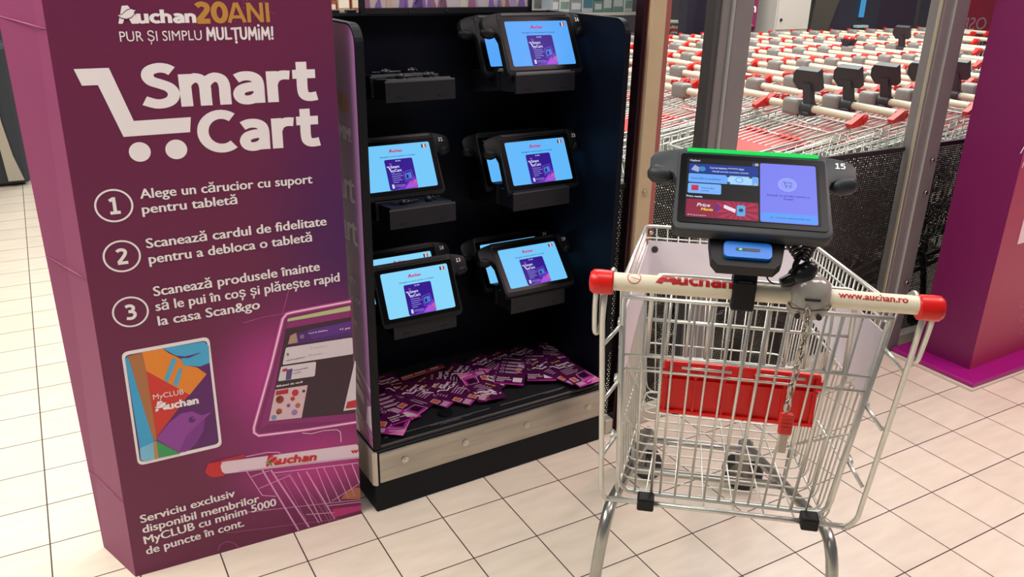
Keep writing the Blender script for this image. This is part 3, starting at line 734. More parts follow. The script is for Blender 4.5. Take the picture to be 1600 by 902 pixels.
sidetext('Smart', 0.925, 0.085, WHITE, 0.05, 0.045, 0.85); sidetext('Cart', 0.81, 0.085, WHITE, 0.045, 0.045, 0.85)
sidetext('înainte', 0.69, 0.026, WHITE, 0.07, 0.0); sidetext('cărucior', 0.64, 0.026, WHITE, 0.04, 0.0); sidetext('tabletele', 0.565, 0.026, WHITE, 0.08, 0.0)
LIGHTP = pm('#d8b4cc', 0.3); S.poly([(0.0, 0.395), (0.0, 0.405), (0.14, 0.46), (0.14, 0.45)], LIGHTP, 2)
S.poly([(0.0, 0.355), (0.0, 0.375), (0.14, 0.44), (0.14, 0.41)], pm('#8a4a80', 0.3), 2)
S.poly([(0.004, 0.27), (0.004, 0.352), (0.03, 0.34), (0.045, 0.28)], pm('#eadfe6', 0.3), 3)
S.poly([(0.05, 0.33), (0.05, 0.365), (0.12, 0.39), (0.12, 0.36)], pm('#c9c2b4', 0.3), 3)
S.poly([(0.0, 0.216), (0.0, 0.262), (0.14, 0.31), (0.14, 0.216)], pm('#b05a98', 0.3), 2)
for k in range(5): S.strip([(0.015+k*0.02, 0.218), (0.03+k*0.022, 0.285)], 0.003, PINK, 3)
S.strip([(0.0, 0.25), (0.14, 0.30)], 0.006, LIGHTP, 3); S.strip([(0.0, 0.23), (0.14, 0.265)], 0.004, LIGHTP, 3)
S.build('side_print', sp)
# framed sign standing on the top rail
bm = B()
box(bm, (0.155, KD-0.075, KT-0.004), (0.715, KD-0.055, KT+0.014), 0.002, 1)
box(bm, (0.155, KD-0.075, KT-0.004), (0.167, KD-0.055, KT+0.42)); box(bm, (0.703, KD-0.075, KT-0.004), (0.715, KD-0.055, KT+0.42)); box(bm, (0.155, KD-0.075, KT+0.41), (0.715, KD-0.055, KT+0.42))
for x in (0.30, 0.42): sphere(bm, (x, KD-0.077, KT+0.004), 0.003, u=8, v=6)
sf = tag(finish('sign_frame', bm, pm('#101318', 0.4), kio), 'black framed sign on top of the stand')
bm = B(); box(bm, (0.167, KD-0.068, KT+0.014), (0.703, KD-0.062, KT+0.41)); pic = finish('sign_picture', bm, pm('#c9c3c6', 0.3), sf)
S = Sheet(flat((0.167, KD-0.0685, KT+0.014), (1, 0, 0), (0, 0, 1)))
random.seed(11)
for k in range(26):
    x = random.uniform(0.0, 0.50); hh = random.choice(('#8a6ab0', '#b0a0c8', '#d8d0c0', '#7a80b8', '#a07088', '#d0b8a0'))
    wd = random.uniform(0.01, 0.035); S.poly([(x, 0.0), (x+wd, 0.0), (x+wd*0.8, random.uniform(0.01, 0.06)), (x+0.2*wd, random.uniform(0.01, 0.06))], pm(hh, 0.35), 1+k % 3)
S.build('picture_print', sf)
# docks
def make_dock(cx, y, z0, empty, depth):
    bm = B()
    w2 = 0.1025
    prism(bm, [(y-0.002, z0-0.052), (y+0.002, z0-0.002), (y+0.012, z0+0.003), (y+0.06, z0-0.004), (KD-0.012, z0-0.02), (KD-0.012, z0-0.09), (y+0.10, z0-0.06)], cx-w2*0.92, cx+w2*0.92, 'x')
    vs = prism(bm, [(y-0.006, z0-0.055), (y-0.003, z0-0.004), (y+0.001, z0), (y+0.004, z0-0.004), (y+0.002, z0-0.055)], cx-w2, cx+w2, 'x')
    d = finish('tablet_dock', bm, DOCK, kio)
    for sx in (-1, 1):
        bm = B(); box(bm, (cx+sx*0.062-0.011, y-0.0075, z0-0.044), (cx+sx*0.062+0.011, y-0.0055, z0-0.0415)); finish('slot', bm, pm('#050507', 0.6), d)
    for sx in (-1, 1):
        bm = B(); sphere(bm, (cx+sx*0.040, y+0.045, z0+0.004), 0.010, (1.2, 1.0, 1.0), 12, 8)
        tube(bm, [(cx+sx*0.040+0.014, y+0.05, z0+0.010), (cx+sx*0.040+0.026, y+0.05, z0-0.004)], 0.0025, 6)
        finish('locating_pin', bm, pm('#101114', 0.3), d)
    bm = B(); tube(bm, [(cx-0.075, y+0.050, z0+0.003), (cx+0.01, y+0.050, z0+0.003)], 0.0035, 8); finish('retaining_bar', bm, pm('#22242a', 0.3), d)
    return d
ROWS = (1.292, 0.943, 0.605)
for cx, dx in ((0.272-KX, -0.012), (0.672-KX, 0.008)):
    for r_, z in enumerate(ROWS):
        make_dock(cx, 0.25-KY, z-0.058-0.017, False, 0.1)
        make_dock(cx, 0.35-KY, z-0.058-0.017, False, 0.1)

# ================================================================== TABLETS
LED_G, SCREEN_W = em('#00e05a', 1.0), 0.215
def ui_home(hue):
    S = Sheet(flat((0, 0, 0.0008)))
    S.poly(rrect(0.215, 0.1344, 0.005), hue, 0)
    S.text('A', (-0.024, 0.0445), None, 0.0105, em('#c0286a'), 0.06, 0.25); S.text('uchan', (-0.0125, 0.0445), None, 0.0095, em('#c8286a'), 0.045)
    S.text('Atingeți ecranul pentru a începe', (0, 0.0305), None, 0.0042, em('#1a5a90'), 0.02, align='C', width=0.112)
    for k, h in enumerate(('#1c2a90', '#e8d8a0', '#c05040')): S.poly([(0.081+k*0.0052, 0.050), (0.0862+k*0.0052, 0.050), (0.0862+k*0.0052, 0.061), (0.081+k*0.0052, 0.061)], em(h), 1)
    S.poly(rrect(0.088, 0.091, 0.005, cx=0.0, cy=-0.0215), em('#32148c'), 1)
    S.poly([(-0.030, -0.066), (0.042, -0.066), (0.042, -0.030), (0.010, -0.052)], em('#7028c0'), 2)
    S.poly([(0.002, -0.0655), (0.042, -0.0655), (0.042, -0.050), (0.022, -0.046)], em('#a850d8'), 3)
    S.poly([(0.030, -0.046), (0.043, -0.040), (0.043, -0.060)], em('#c060a0'), 4)
    W = em('#cfd0f6')
    S.text('20 ANI', (-0.010, 0.0165), None, 0.004, W, 0.03); S.text('Cu', (-0.030, 0.009), None, 0.0045, em('#e060c0'), 0.04)
    S.text('Smart', (-0.029, -0.002), None, 0.0085, W, 0.05); S.text('Cart', (-0.018, -0.0135), None, 0.0085, W, 0.05)
    S.poly([(-0.040, 0.004), (-0.033, 0.004), (-0.028, -0.009), (-0.019, -0.009), (-0.019, -0.012), (-0.031, -0.012), (-0.036, 0.001), (-0.040, 0.001)], W, 3)
    for x in (-0.028, -0.022): S.poly(circ(x, -0.0145, 0.0016, 10), W, 3)
    for k, wd in enumerate((0.030, 0.034, 0.026, 0.030, 0.018)): S.poly([(-0.030, -0.0215-k*0.006), (-0.030+wd, -0.0215-k*0.006), (-0.030+wd, -0.0195-k*0.006), (-0.030, -0.0195-k*0.006)], em('#8f86d8'), 3)
    S.poly([(-0.036, -0.062), (-0.029, -0.062), (-0.029, -0.050), (-0.036, -0.050)], W, 4)
    for k in range(2): S.poly([(-0.026, -0.058+k*0.004), (0.004, -0.058+k*0.004), (0.004, -0.0565+k*0.004), (-0.026, -0.0565+k*0.004)], em('#8f86d8'), 4)
    S.strip([(0.006, -0.018), (0.033, -0.012), (0.036, -0.040), (0.008, -0.046)], 0.002, em('#8a50e0'), 4, True)
    S.poly([(0.010, -0.022), (0.030, -0.018), (0.032, -0.036), (0.011, -0.041)], em('#4a78d8'), 3)
    S.poly([(0.014, -0.026), (0.020, -0.025), (0.020, -0.036), (0.014, -0.037)], em('#20104a'), 5)
    return S
def ui_cart():
    S = Sheet(flat((0, 0, 0.0008)))
    X = lambda u: (u-0.5)*0.24
    Y = lambda v: (0.5-v)*0.152
    def R(u0, v0, u1, v1, m, L=1, r=0.003): S.poly(rounded([(X(u0), Y(v0)), (X(u1), Y(v0)), (X(u1), Y(v1)), (X(u0), Y(v1))], r), m, L)
    R(0.035, 0.05, 0.965, 0.955, em('#06060c'), 0)
    W = em('#d8e4ff'); TX = em('#1a5aa0')
    S.text('Opțiuni', (X(0.055), Y(0.105)), None, 0.0042, W, 0.02)
    R(0.05, 0.14, 0.545, 0.285, em('#0d3592'))
    S.poly([(X(0.065), Y(0.24)), (X(0.09), Y(0.165)), (X(0.125), Y(0.20)), (X(0.12), Y(0.275))], em('#9fb0cc'), 2)
    S.poly(circ(X(0.145), Y(0.22), 0.006, 14), em('#3f86b8'), 2)
    S.text('Card de fidelitate ********** 0254', (X(0.20), Y(0.205)), None, 0.0038, W, 0.02, width=0.058)
    S.text('Adaugă punctele acumulate automat', (X(0.215), Y(0.255)), None, 0.0034, W, 0.01, width=0.062)
    R(0.05, 0.295, 0.545, 0.43, em('#6aa8f8'))
    S.text('Recomandări de cumpărături', (X(0.07), Y(0.38)), None, 0.0042, TX, 0.02, width=0.05)
    R(0.33, 0.31, 0.50, 0.425, em('#a8d4ff'), 2)
    S.strip(circ(X(0.41), Y(0.36), 0.006, 14), 0.0012, em('#3f86d8'), 3, True)
    for u, v, h in ((0.33, 0.31, '#20405a'), (0.335, 0.415, '#205a60'), (0.49, 0.31, '#304a5a'), (0.525, 0.41, '#b8c860')): S.poly(circ(X(u), Y(v), 0.003, 10), em(h), 3)
    R(0.05, 0.445, 0.285, 0.595, em('#78b2fa'))
    R(0.075, 0.475, 0.125, 0.555, em('#c02850'), 2, 0.001)
    S.text('Vezi prețul', (X(0.145), Y(0.52)), None, 0.0036, TX, 0.02); S.text('curent', (X(0.145), Y(0.56)), None, 0.0036, TX, 0.02)
    S.text('Price mania', (X(0.045), Y(0.655)), None, 0.0042, W, 0.03)
    R(0.045, 0.68, 0.545, 0.945, em('#8e1c3e'))
    for k in range(14):
        a0, a1 = 2*PI*k/14, 2*PI*(k+0.5)/14; c = (X(0.40), Y(0.815)); ry = 0.0185
        pts = [c]
        for a in (a0, a1): 
            t = min(0.034/max(abs(math.cos(a)), 1e-3), ry/max(abs(math.sin(a)), 1e-3)); pts.append((c[0]+math.cos(a)*t, c[1]+math.sin(a)*t))
        S.poly(pts, em('#b02a4c'), 2)
    S.text('Price', (X(0.12), Y(0.79)), None, 0.008, em('#f0e8f8'), 0.02, 0.25, L=3); S.text('Mania', (X(0.15), Y(0.845)), None, 0.0062, em('#f0d040'), 0.04, 0.2, L=3)
    S.poly([(X(0.255), Y(0.75)), (X(0.275), Y(0.74)), (X(0.265), Y(0.80)), (X(0.285), Y(0.795)), (X(0.25), Y(0.87)), (X(0.258), Y(0.815)), (X(0.24), Y(0.82))], em('#4a2a9a'), 3)
    S.poly([(X(0.31), Y(0.74)), (X(0.39), Y(0.80)), (X(0.385), Y(0.85)), (X(0.305), Y(0.79))], em('#e8e0f0'), 3)
    S.poly(rrect(0.014, 0.024, 0.003, cx=X(0.425), cy=Y(0.815)), em('#5aa8e0'), 4); S.poly(circ(X(0.425), Y(0.81), 0.004, 12), em('#203a70'), 5)
    S.text('Detalii', (X(0.06), Y(0.925)), None, 0.0024, W, 0.0, width=0.03, L=3)
    R(0.556, 0.075, 0.945, 0.945, em('#7a80f0'), 1, 0.004)
    R(0.560, 0.81, 0.941, 0.935, em('#5a9cf8'), 2, 0.004)
    S.text('Continuă cumpărăturile fără card', (X(0.66), Y(0.885)), None, 0.0032, TX, 0.01, width=0.055, L=3)
    S.strip(circ(X(0.635), Y(0.88), 0.002, 10), 0.0006, TX, 3, True)
    S.poly(circ(X(0.745), Y(0.385), 0.0155, 28), em('#a0a8f8'), 2); S.poly(circ(X(0.745), Y(0.385), 0.0130, 28), em('#8c9cfa'), 3)
    D = em('#20206a'); c = (X(0.745), Y(0.385))
    S.strip([(c[0]-0.008, c[1]+0.006), (c[0]-0.005, c[1]+0.006), (c[0]-0.003, c[1]-0.003), (c[0]+0.006, c[1]-0.003), (c[0]+0.007, c[1]+0.004), (c[0]-0.004, c[1]+0.004)], 0.001, D, 4)
    for dx in (-0.002, 0.005): S.poly(circ(c[0]+dx, c[1]-0.006, 0.0011, 8), D, 4)
    S.text('Scanați un produs pentru a', (X(0.75), Y(0.565)), None, 0.0042, em('#4a30a0'), 0.02, align='C', width=0.070, L=3)
    S.text('începe!', (X(0.75), Y(0.61)), None, 0.0042, em('#4a30a0'), 0.02, align='C', L=3)
    S.poly(rrect(0.010, 0.0065, 0.0015, cx=X(0.525), cy=Y(0.105)), em('#b0b0a0'), 1); S.poly(rrect(0.0035, 0.006, 0.0005, cx=X(0.513), cy=Y(0.105)), em('#2030a0'), 2)
    return S
def make_tablet(num, c, yaw, tilt, label, ui, led, group=None, hue=None):
    t = thing('tablet', label, 'tablet', c, Euler((PI/2-tilt, 0, yaw), 'XYZ'), group)
    bm = B()
    out = [(-0.126, -0.089), (-0.118, -0.093), (0.118, -0.093), (0.126, -0.089), (0.131, -0.078), (0.127, 0.086), (0.120, 0.096), (-0.120, 0.096), (-0.127, 0.086), (-0.131, -0.078)]
    vs = prism(bm, out, -0.026, -0.0012, 'z')
    es = [e for e in bm.edges if abs(e.verts[0].co.z-e.verts[1].co.z) < 1e-6]
    bmesh.ops.bevel(bm, geom=es, offset=0.004, segments=2, profile=0.5, affect='EDGES')
    finish('case', bm, CHAR if led else CHAR_SHADE, t, smooth=True)
    bm = B(); prism(bm, rrect(0.246, 0.158, 0.006), -0.003, 0.0004, 'z')
    finish('bezel', bm, pm('#060609', 0.25, spec=0.12), t)
    ui.build('screen', t)
    for sx in (-1, 1):
        bm = B()
        prism(bm, [(sx*0.118, 0.096), (sx*0.150, 0.090), (sx*0.170, 0.082), (sx*0.176, 0.070), (sx*0.176, 0.046), (sx*0.168, 0.038), (sx*0.145, 0.040), (sx*0.134, 0.034), (sx*0.127, 0.015), (sx*0.118, 0.010)], -0.030, -0.004, 'z')
        es = [e for e in bm.edges if abs(e.verts[0].co.z-e.verts[1].co.z) < 1e-6]
        bmesh.ops.bevel(bm, geom=es, offset=0.004, segments=2, profile=0.5, affect='EDGES')
        tube(bm, [(sx*0.134, 0.040, -0.019), (sx*0.140, 0.040, -0.019), (sx*0.150, 0.041, -0.019), (sx*0.168, 0.045, -0.019), (sx*0.176, 0.047, -0.019), (sx*0.179, 0.048, -0.019)], [0.006, 0.013, 0.0165, 0.0165, 0.011, 0.004], 16)
        finish('grip', bm, CHAR if led else CHAR_SHADE, t, smooth=True)
    bm = B(); prism(bm, rrect(0.226, 0.0075, 0.002, cy=0.0885), -0.002, 0.0012, 'z')
    finish('light_bar', bm, LED_G if led else pm('#1c2024', 0.4), t)
    if num:
        S = Sheet(flat((0, 0, -0.0035))); S.stroke(num, (0.149, 0.066), None, 0.0135 if led else 0.0115, pm('#e8eaea', 0.5), 0.13, align='C'); S.build('number_lettering', t)
    return t
HB = [em('#58a8fa'), em('#62b8fa'), em('#74c8fa'), em('#88d6fb')]
GT = 'tablets waiting in the docks of the black stand'
T_F, T_B = 0.320, 0.440
def k_tab(num, x, y, z, tilt, hue, label): return make_tablet(num, (x, y, z), 0.015, tilt, label, ui_home(hue), False, GT)
k_tab('16', 0.679, T_F, 1.294, 0.485, HB[0], 'lit tablet numbered 16 in the top right dock of the stand')
k_tab('', 0.668, T_B, 1.281, 0.485, HB[0], 'tablet mostly hidden behind tablet 16, its screen seen at the left')
k_tab('21', 0.256, 0.392, 0.952, 0.485, HB[2], 'lit tablet numbered 21 above an empty front dock, left in the middle row')
k_tab('23', 0.687, T_F, 0.943, 0.485, HB[1], 'lit tablet numbered 23 in the right middle dock')
k_tab('22', 0.676, T_B, 0.928, 0.485, HB[1], 'tablet hidden behind tablet 23 in the right middle dock')
k_tab('13', 0.260, 0.283, 0.601, 0.46, HB[3], 'lit tablet numbered 13 at the front of the lower left dock')
k_tab('18', 0.262, 0.405, 0.603, 0.485, HB[3], 'tablet numbered 18 showing only the top of its screen behind tablet 13')
k_tab('19', 0.677, T_F, 0.605, 0.740, HB[2], 'lit tablet numbered 19 leaning far back in the lower right dock')
k_tab('24', 0.672, T_B, 0.584, 0.60, HB[2], 'tablet numbered 24 showing only a strip of screen behind tablet 19')

# ================================================================== FLYERS ON THE DECK
FL_A, FL_B = [], []
FP, FM, FW = pm('#4c1042', 0.4), pm('#a82a8c', 0.4), pm('#d8c8d2', 0.45)
def flyer_mesh(kind):
    S = Sheet(flat(), 0.00012); w2, h2 = 0.048, 0.100
    S.poly([(-w2, -h2), (w2, -h2), (w2, h2), (-w2, h2)], FP, 0)
    if kind == 'front':
        S.poly([(-w2, -h2), (w2, -h2), (w2, -0.015), (0.0, -0.05)], FM, 1)
        S.poly([(0.0, -h2), (w2, -h2), (w2, -0.06)], pm('#d878b0', 0.4), 2)
        S.text('Smart', (-0.016, 0.055), None, 0.016, FW, 0.05, L=2); S.text('Cart', (0.0, 0.034), None, 0.016, FW, 0.05, L=2)
        S.poly([(-0.042, 0.070), (-0.028, 0.070), (-0.018, 0.046), (0.0, 0.046), (0.0, 0.040), (-0.022, 0.040), (-0.032, 0.064), (-0.042, 0.064)], FW, 2)
        S.text('20 ANI', (-0.02, 0.083), None, 0.009, pm('#c99a50', 0.45), 0.04, L=2)
        for k, wd in enumerate((0.055, 0.045, 0.058, 0.050)): S.poly([(-0.03, 0.022-k*0.010), (-0.03+wd, 0.022-k*0.010), (-0.03+wd, 0.026-k*0.010), (-0.03, 0.026-k*0.010)], pm('#b090a8', 0.45), 2)
        S.poly([(-0.040, -0.062), (-0.018, -0.062), (-0.018, -0.034), (-0.040, -0.034)], FW, 3); S.poly([(-0.038, -0.060), (-0.020, -0.060), (-0.020, -0.036), (-0.038, -0.036)], pm('#c05a40', 0.45), 4)
        S.strip([(0.0, -0.022), (0.044, -0.016), (0.044, -0.064), (-0.006, -0.068)], 0.003, pm('#e0a0cc', 0.4), 3, True)
        S.poly([(0.006, -0.030), (0.034, -0.026), (0.034, -0.052), (0.004, -0.056)], pm('#2a1026', 0.4), 3)
        S.poly([(-0.042, -0.092), (-0.012, -0.092), (-0.012, -0.070), (-0.042, -0.070)], pm('#b890b0', 0.45), 3)
        S.strip([(0.0, -0.082), (0.046, -0.072)], 0.004, FW, 3)
    else:
        S.text('Cum folosești', (-0.040, 0.082), None, 0.008, FW, 0.03, L=2)
        for k in range(4):
            y = 0.058-k*0.024
            S.strip(circ(-0.034, y, 0.0065, 14), 0.0016, FW, 2, True)
            for j, wd in enumerate((0.056, 0.044)): S.poly([(-0.022, y+0.002-j*0.007), (-0.022+wd, y+0.002-j*0.007), (-0.022+wd, y+0.005-j*0.007), (-0.022, y+0.005-j*0.007)], FW, 2)
        S.poly([(0.010, -0.080), (0.040, -0.080), (0.040, -0.050), (0.010, -0.050)], FW, 2)
        S.text('Scanează', (-0.042, -0.058), None, 0.008, FW, 0.05, L=2); S.text('pentru mai', (-0.042, -0.070), None, 0.008, FW, 0.05, L=2); S.text('multe', (-0.042, -0.082), None, 0.008, FW, 0.05, L=2)
        S.poly([(-w2, -h2), (w2, -h2), (w2, -0.088), (-w2, -0.094)], FM, 1)
    d = -0.0004
    vs = [S.bm.verts.new((x, y, d)) for x, y in ((-w2, -h2), (-w2, h2), (w2, h2), (w2, -h2))]; S.bm.faces.new(vs).material_index = S.mi(FP)
    return S.build('flyer')
proto = {'front': flyer_mesh('front'), 'back': flyer_mesh('back')}
used = set()
FLY = [  # px, py of the centre, turn of the print, side, words for the label
    (616, 606, 8, 'front', 'dim flyer at the back left corner, white title facing the viewer'),
    (694, 604, 28, 'front', 'flyer in the left fan, second row back, mostly covered'),
    (716, 590, 60, 'front', 'flyer lying near the back middle of the pile, glowing tablet picture up'),
    (742, 584, 40, 'front', 'flyer in the back middle of the pile with bright pink edge'),
    (775, 573, 24, 'front', 'flyer in the back row, left of the right hand fan'),
    (806, 566, 20, 'front', 'flyer in the back row, middle of the right hand fan'),
    (833, 560, 16, 'front', 'flyer in the back row, behind the step list flyers'),
    (862, 556, -30, 'front', 'flyer at the far back right with slanted title'),
    (872, 574, -25, 'front', 'flyer below the slanted title, pink corner to the front'),
    (878, 580, 8, 'front', 'flyer near the right wall, second from the right end'),
    (632, 622, -8, 'front', 'flyer at the left, under the one with the white square'),
    (620, 655, -40, 'front', 'pink edged flyer at the front left corner of the pile'),
    (612, 640, 5, 'back', 'flyer at the left with step list and plain white square'),
    (655, 632, -62, 'front', 'flyer lying crosswise at the front left, card picture to the front'),
    (668, 620, 32, 'front', 'left flyer of the fan in front of the round lock'),
    (700, 618, 36, 'front', 'middle flyer of the fan above the round lock'),
    (722, 614, 40, 'front', 'right flyer of the fan above the round lock'),
    (762, 604, 140, 'front', 'flyer at the front middle, hidden under the upside down one'),
    (752, 608, 172, 'front', 'upside down flyer at the front middle with white title'),
    (786, 590, 120, 'front', 'flyer turned sideways left of the right hand white square'),
    (800, 585, -38, 'back', 'flyer with step list and white square in the right hand fan'),
    (842, 580, -28, 'back', 'flyer with long step list in the right hand fan'),
    (868, 586, 20, 'front', 'bright pink flyer right of the step list, near the deck front'),
    (893, 588, 4, 'front', 'flyer at the right end of the pile beside the side wall'),
]
for i, (px, py, a, kind, lab) in enumerate(FLY):
    q = bz(px, py, 0.2235)
    if kind in used: o = proto[kind].copy(); COL.objects.link(o)
    else: o = proto[kind]; used.add(kind)
    o.location = (q.x, q.y, 0.2235+i*0.0007); o.rotation_euler = (math.radians(random.uniform(-0.5, 0.5)), math.radians(random.uniform(-0.5, 0.5)), math.radians(a)+KA)
    tag(o, lab, 'flyer', 'purple flyers scattered on the deck of the stand')
q = bz(660, 582, 0.226)
lf = thing('folded_leaflet', 'narrow folded red and white leaflet at the back left of the deck', 'leaflet', (q.x, q.y, 0.222), (0, 0, math.radians(8)))
bm = B(); box(bm, (-0.085, -0.012, 0.0), (0.085, 0.012, 0.006), 0.002, 1); finish('paper', bm, pm('#8a2026', 0.5), lf)
S = Sheet(flat((0, 0, 0.0062))); [S.poly([(x, -0.005), (x+0.008, -0.005), (x+0.009, 0.004), (x+0.001, 0.004)], pm('#c8b8b0', 0.5), 1) for x in (-0.08, -0.069, -0.058, -0.047, -0.03, -0.019, -0.008, 0.003, 0.03, 0.041, 0.052)]; S.build('leaflet_lettering', lf)

# ================================================================== SHOPPING TROLLEYS
HZ = 0.985
def lerp(a, b, t): return a+(b-a)*t
def wallpt(sx, y_t, z01):
    """point on the side wall; y_t 0 (rear) .. 1 (front), z01 0 (floor) .. 1 (rim)"""
    yr = (lerp(0.17, 0.68, y_t), lerp(0.05, 0.80, y_t)); zr = (0.405, lerp(0.955, 0.85, y_t)); xr = (lerp(0.225, 0.168, y_t), lerp(0.245, 0.207, y_t))
    return Vector((sx*lerp(xr[0], xr[1], z01), lerp(yr[0], yr[1], z01), lerp(zr[0], zr[1], z01)))
def basket_bm(nside=26, seg=5, rw=0.0022):
    bm = B()
    rim = [wallpt(-1, 0, 1)]+bent([wallpt(-1, 0, 1), wallpt(-1, 1, 1), wallpt(1, 1, 1), wallpt(1, 0, 1)], 0.03)[1:]
    tube(bm, rim, 0.0048, 8)
    for k in range(nside+1):
        t = k/nside
        a, b, c, d = wallpt(-1, t, 1), wallpt(-1, t, 0), wallpt(1, t, 0), wallpt(1, t, 1)
        if k % 2 == 0 or nside < 20: tube(bm, bent([a, b, c, d], 0.03, 3), rw, seg)
        else: tube(bm, [a, b], rw, seg); tube(bm, [d, c], rw, seg)
    for z01 in (0.0, 0.30, 0.62, 0.93):
        r = 0.0032 if z01 in (0.0, 0.62) else rw*1.1
        tube(bm, bent([wallpt(-1, 0, z01), wallpt(-1, 1, z01), wallpt(1, 1, z01), wallpt(1, 0, z01)], 0.02, 3), r, seg)
    nf = 14
    for k in range(1, nf):
        x = lerp(-1, 1, k/nf); top = wallpt(1, 1, 1); bot = wallpt(1, 1, 0); bk = wallpt(1, 0, 0)
        pts = [(x*top.x, top.y, top.z), (x*bot.x, bot.y, bot.z)]
        if k % 2 == 0: pts.append((x*bk.x, bk.y, bk.z)); pts = bent(pts, 0.03, 3)
        tube(bm, pts, rw, seg)
    for z01 in (0.15, 0.45, 0.78):
        a, b = wallpt(-1, 1, z01), wallpt(1, 1, z01); tube(bm, [a, b], rw, seg)
    # thick floor edge at the rear and the diagonals on the side walls
    tube(bm, [(-0.249, 0.14, 0.42), (0.268, 0.14, 0.42)], 0.006, 8)
    tube(bm, [(-0.240, 0.155, 0.408), (0.258, 0.155, 0.408)], 0.005, 8)
    for sx in (-1, 1):
        tube(bm, [wallpt(sx, 0.02, 0.45), wallpt(sx, 0.55, 0.03)], 0.003, seg); tube(bm, [wallpt(sx, 0.0, 0.75), wallpt(sx, 0.85, 0.05)], 0.003, seg)
    return bm
def gatept(x, s):      # s 0 bottom .. 1 top
    return Vector((x*lerp(0.222, 0.238, s), lerp(0.155, 0.055, s), lerp(0.435, 0.935, s)))
def frame_bm(sx):
    bm = B()
    if sx:
        ox = 0.014*(sx > 0)
        # rod from handle end down to the rear floor bar, with the hook loop beside it
        tube(bm, bent([(sx*0.272, 0.0, HZ-0.01), (sx*0.275, 0.02, 0.90), (sx*0.257+ox, 0.115, 0.46), (sx*0.25+ox, 0.14, 0.42), (sx*0.225, 0.145, 0.418)], 0.014), 0.0055, 8)
        tube(bm, bent([(sx*0.288, 0.0, HZ-0.012), (sx*0.290, 0.015, 0.925), (sx*0.288, 0.03, 0.862), (sx*0.277, 0.035, 0.872), (sx*0.277, 0.012, 0.955)], 0.02), 0.005, 8)
        tube(bm, bent([(sx*0.262, 0.0, HZ), (sx*0.262, 0.035, HZ+0.016), (sx*0.250, 0.075, 0.955)], 0.02), 0.004, 6)
        for z, y in ((0.84, 0.04), (0.70, 0.07), (0.55, 0.10)):
            tube(bm, [(sx*(0.273-(0.9-z)*0.03), y-0.005, z), (sx*0.236, y+0.03, z+0.035)], 0.004, 6)
            tube(bm, [(sx*0.243, y+0.035, z+0.03), (sx*0.243, y+0.06, z+0.03)], 0.005, 6)
    return bm
def chassis_bm():
    bm = B()
    for sx in (-1, 1):
        pts = [(sx*0.262, 0.10, 0.075), (sx*0.258, 0.12, 0.22), (sx*0.240, 0.15, 0.385), (sx*0.222, 0.30, 0.335), (sx*0.150, 0.80, 0.185), (sx*0.148, 0.86, 0.175)]
        tube(bm, bent(pts, 0.09, 6), 0.0135, 12)
        box(bm, (sx*0.150-0.022, 0.80, 0.140), (sx*0.150+0.022, 0.885, 0.165), 0.006, 2)
    for y, z, w2 in ((0.46, 0.287, 0.198), (0.50, 0.272, 0.193)): tube(bm, [(-w2, y, z), (w2, y, z)], 0.006, 8)
    tube(bm, [(-0.155, 0.78, 0.19), (0.155, 0.78, 0.19)], 0.008, 8)
    for sx in (-1, 1): tube(bm, [(sx*0.19, 0.47, 0.285), (sx*0.195, 0.47, 0.405)], 0.005, 6)
    return bm
def caster(parent, x, y, yaw, rear=False):
    """fork (part) with its wheel (sub-part); the axle sits at z = 0.0625"""
    bm = B(); r = 0.0625
    for s in (-1, 1):
        prism(bm, [(-0.022, 0.128), (0.026, 0.128), (0.016, r-0.015), (0.0, r-0.022), (-0.018, r-0.004)], s*0.021-0.0015, s*0.021+0.0015, 'x')
    box(bm, (-0.023, -0.024, 0.124), (0.023, 0.026, 0.132), 0.003, 1); cyl(bm, (0, 0.0, 0.13), (0, 0.0, 0.145), 0.016, 14)
    fk = finish('caster_fork', bm, pm('#8d8a84', 0.4, 0.7, noise=0.3, nscale=50), parent); fk.location = (x, y, 0); fk.rotation_euler = (0, 0, yaw)
    bm = B()
    prof = [(0.010, 0.016), (0.052, 0.016), (0.060, 0.013), (r, 0.006), (r, -0.006), (0.060, -0.013), (0.052, -0.016), (0.010, -0.016)]
    n = 28; rings = []
    for rr, xx in prof: rings.append([bm.verts.new((xx, rr*math.cos(2*PI*k/n), r+rr*math.sin(2*PI*k/n))) for k in range(n)])
    for i in range(len(rings)-1):
        for k in range(n): bm.faces.new((rings[i][k], rings[i][(k+1) % n], rings[i+1][(k+1) % n], rings[i+1][k]))
    bm.faces.new(rings[0]); bm.faces.new(rings[-1][::-1])
    bmesh.ops.recalc_face_normals(bm, faces=bm.faces[:])
    for s in (-1, 1):
        g = circ(0, r, 0.036, 20); vs = [bm.verts.new((s*0.0165, p[0], p[1])) for p in g]; f = bm.faces.new(vs); f.material_index = 1
        cyl(bm, (s*0.0165, 0, r), (s*0.024, 0, r), 0.010, 12, 1)
    w_ = finish('wheel', bm, [RUBBER, pm('#7b756b', 0.5, 0.3, noise=0.3, nscale=60)], fk, smooth=True)
def cap_bm(s, half):
    bm = B(); n = 18
    x = lambda d: s*(half-d)
    prof = [(0.030, 0.0172), (0.027, 0.0195), (0.004, 0.0200), (-0.006, 0.0195), (-0.012, 0.015), (-0.014, 0.006)]
    rings = [[bm.verts.new((x(d), rr*1.1*math.cos(2*PI*k/n)*1.0, HZ-0.003+rr*1.15*math.sin(2*PI*k/n))) for k in range(n)] for d, rr in prof]
    for i in range(len(rings)-1):
        for k in range(n): bm.faces.new((rings[i][k], rings[i][(k+1) % n], rings[i+1][(k+1) % n], rings[i+1][k]))
    bm.faces.new(rings[0]); bm.faces.new(rings[-1][::-1]); bmesh.ops.recalc_face_normals(bm, faces=bm.faces[:])
    return bm
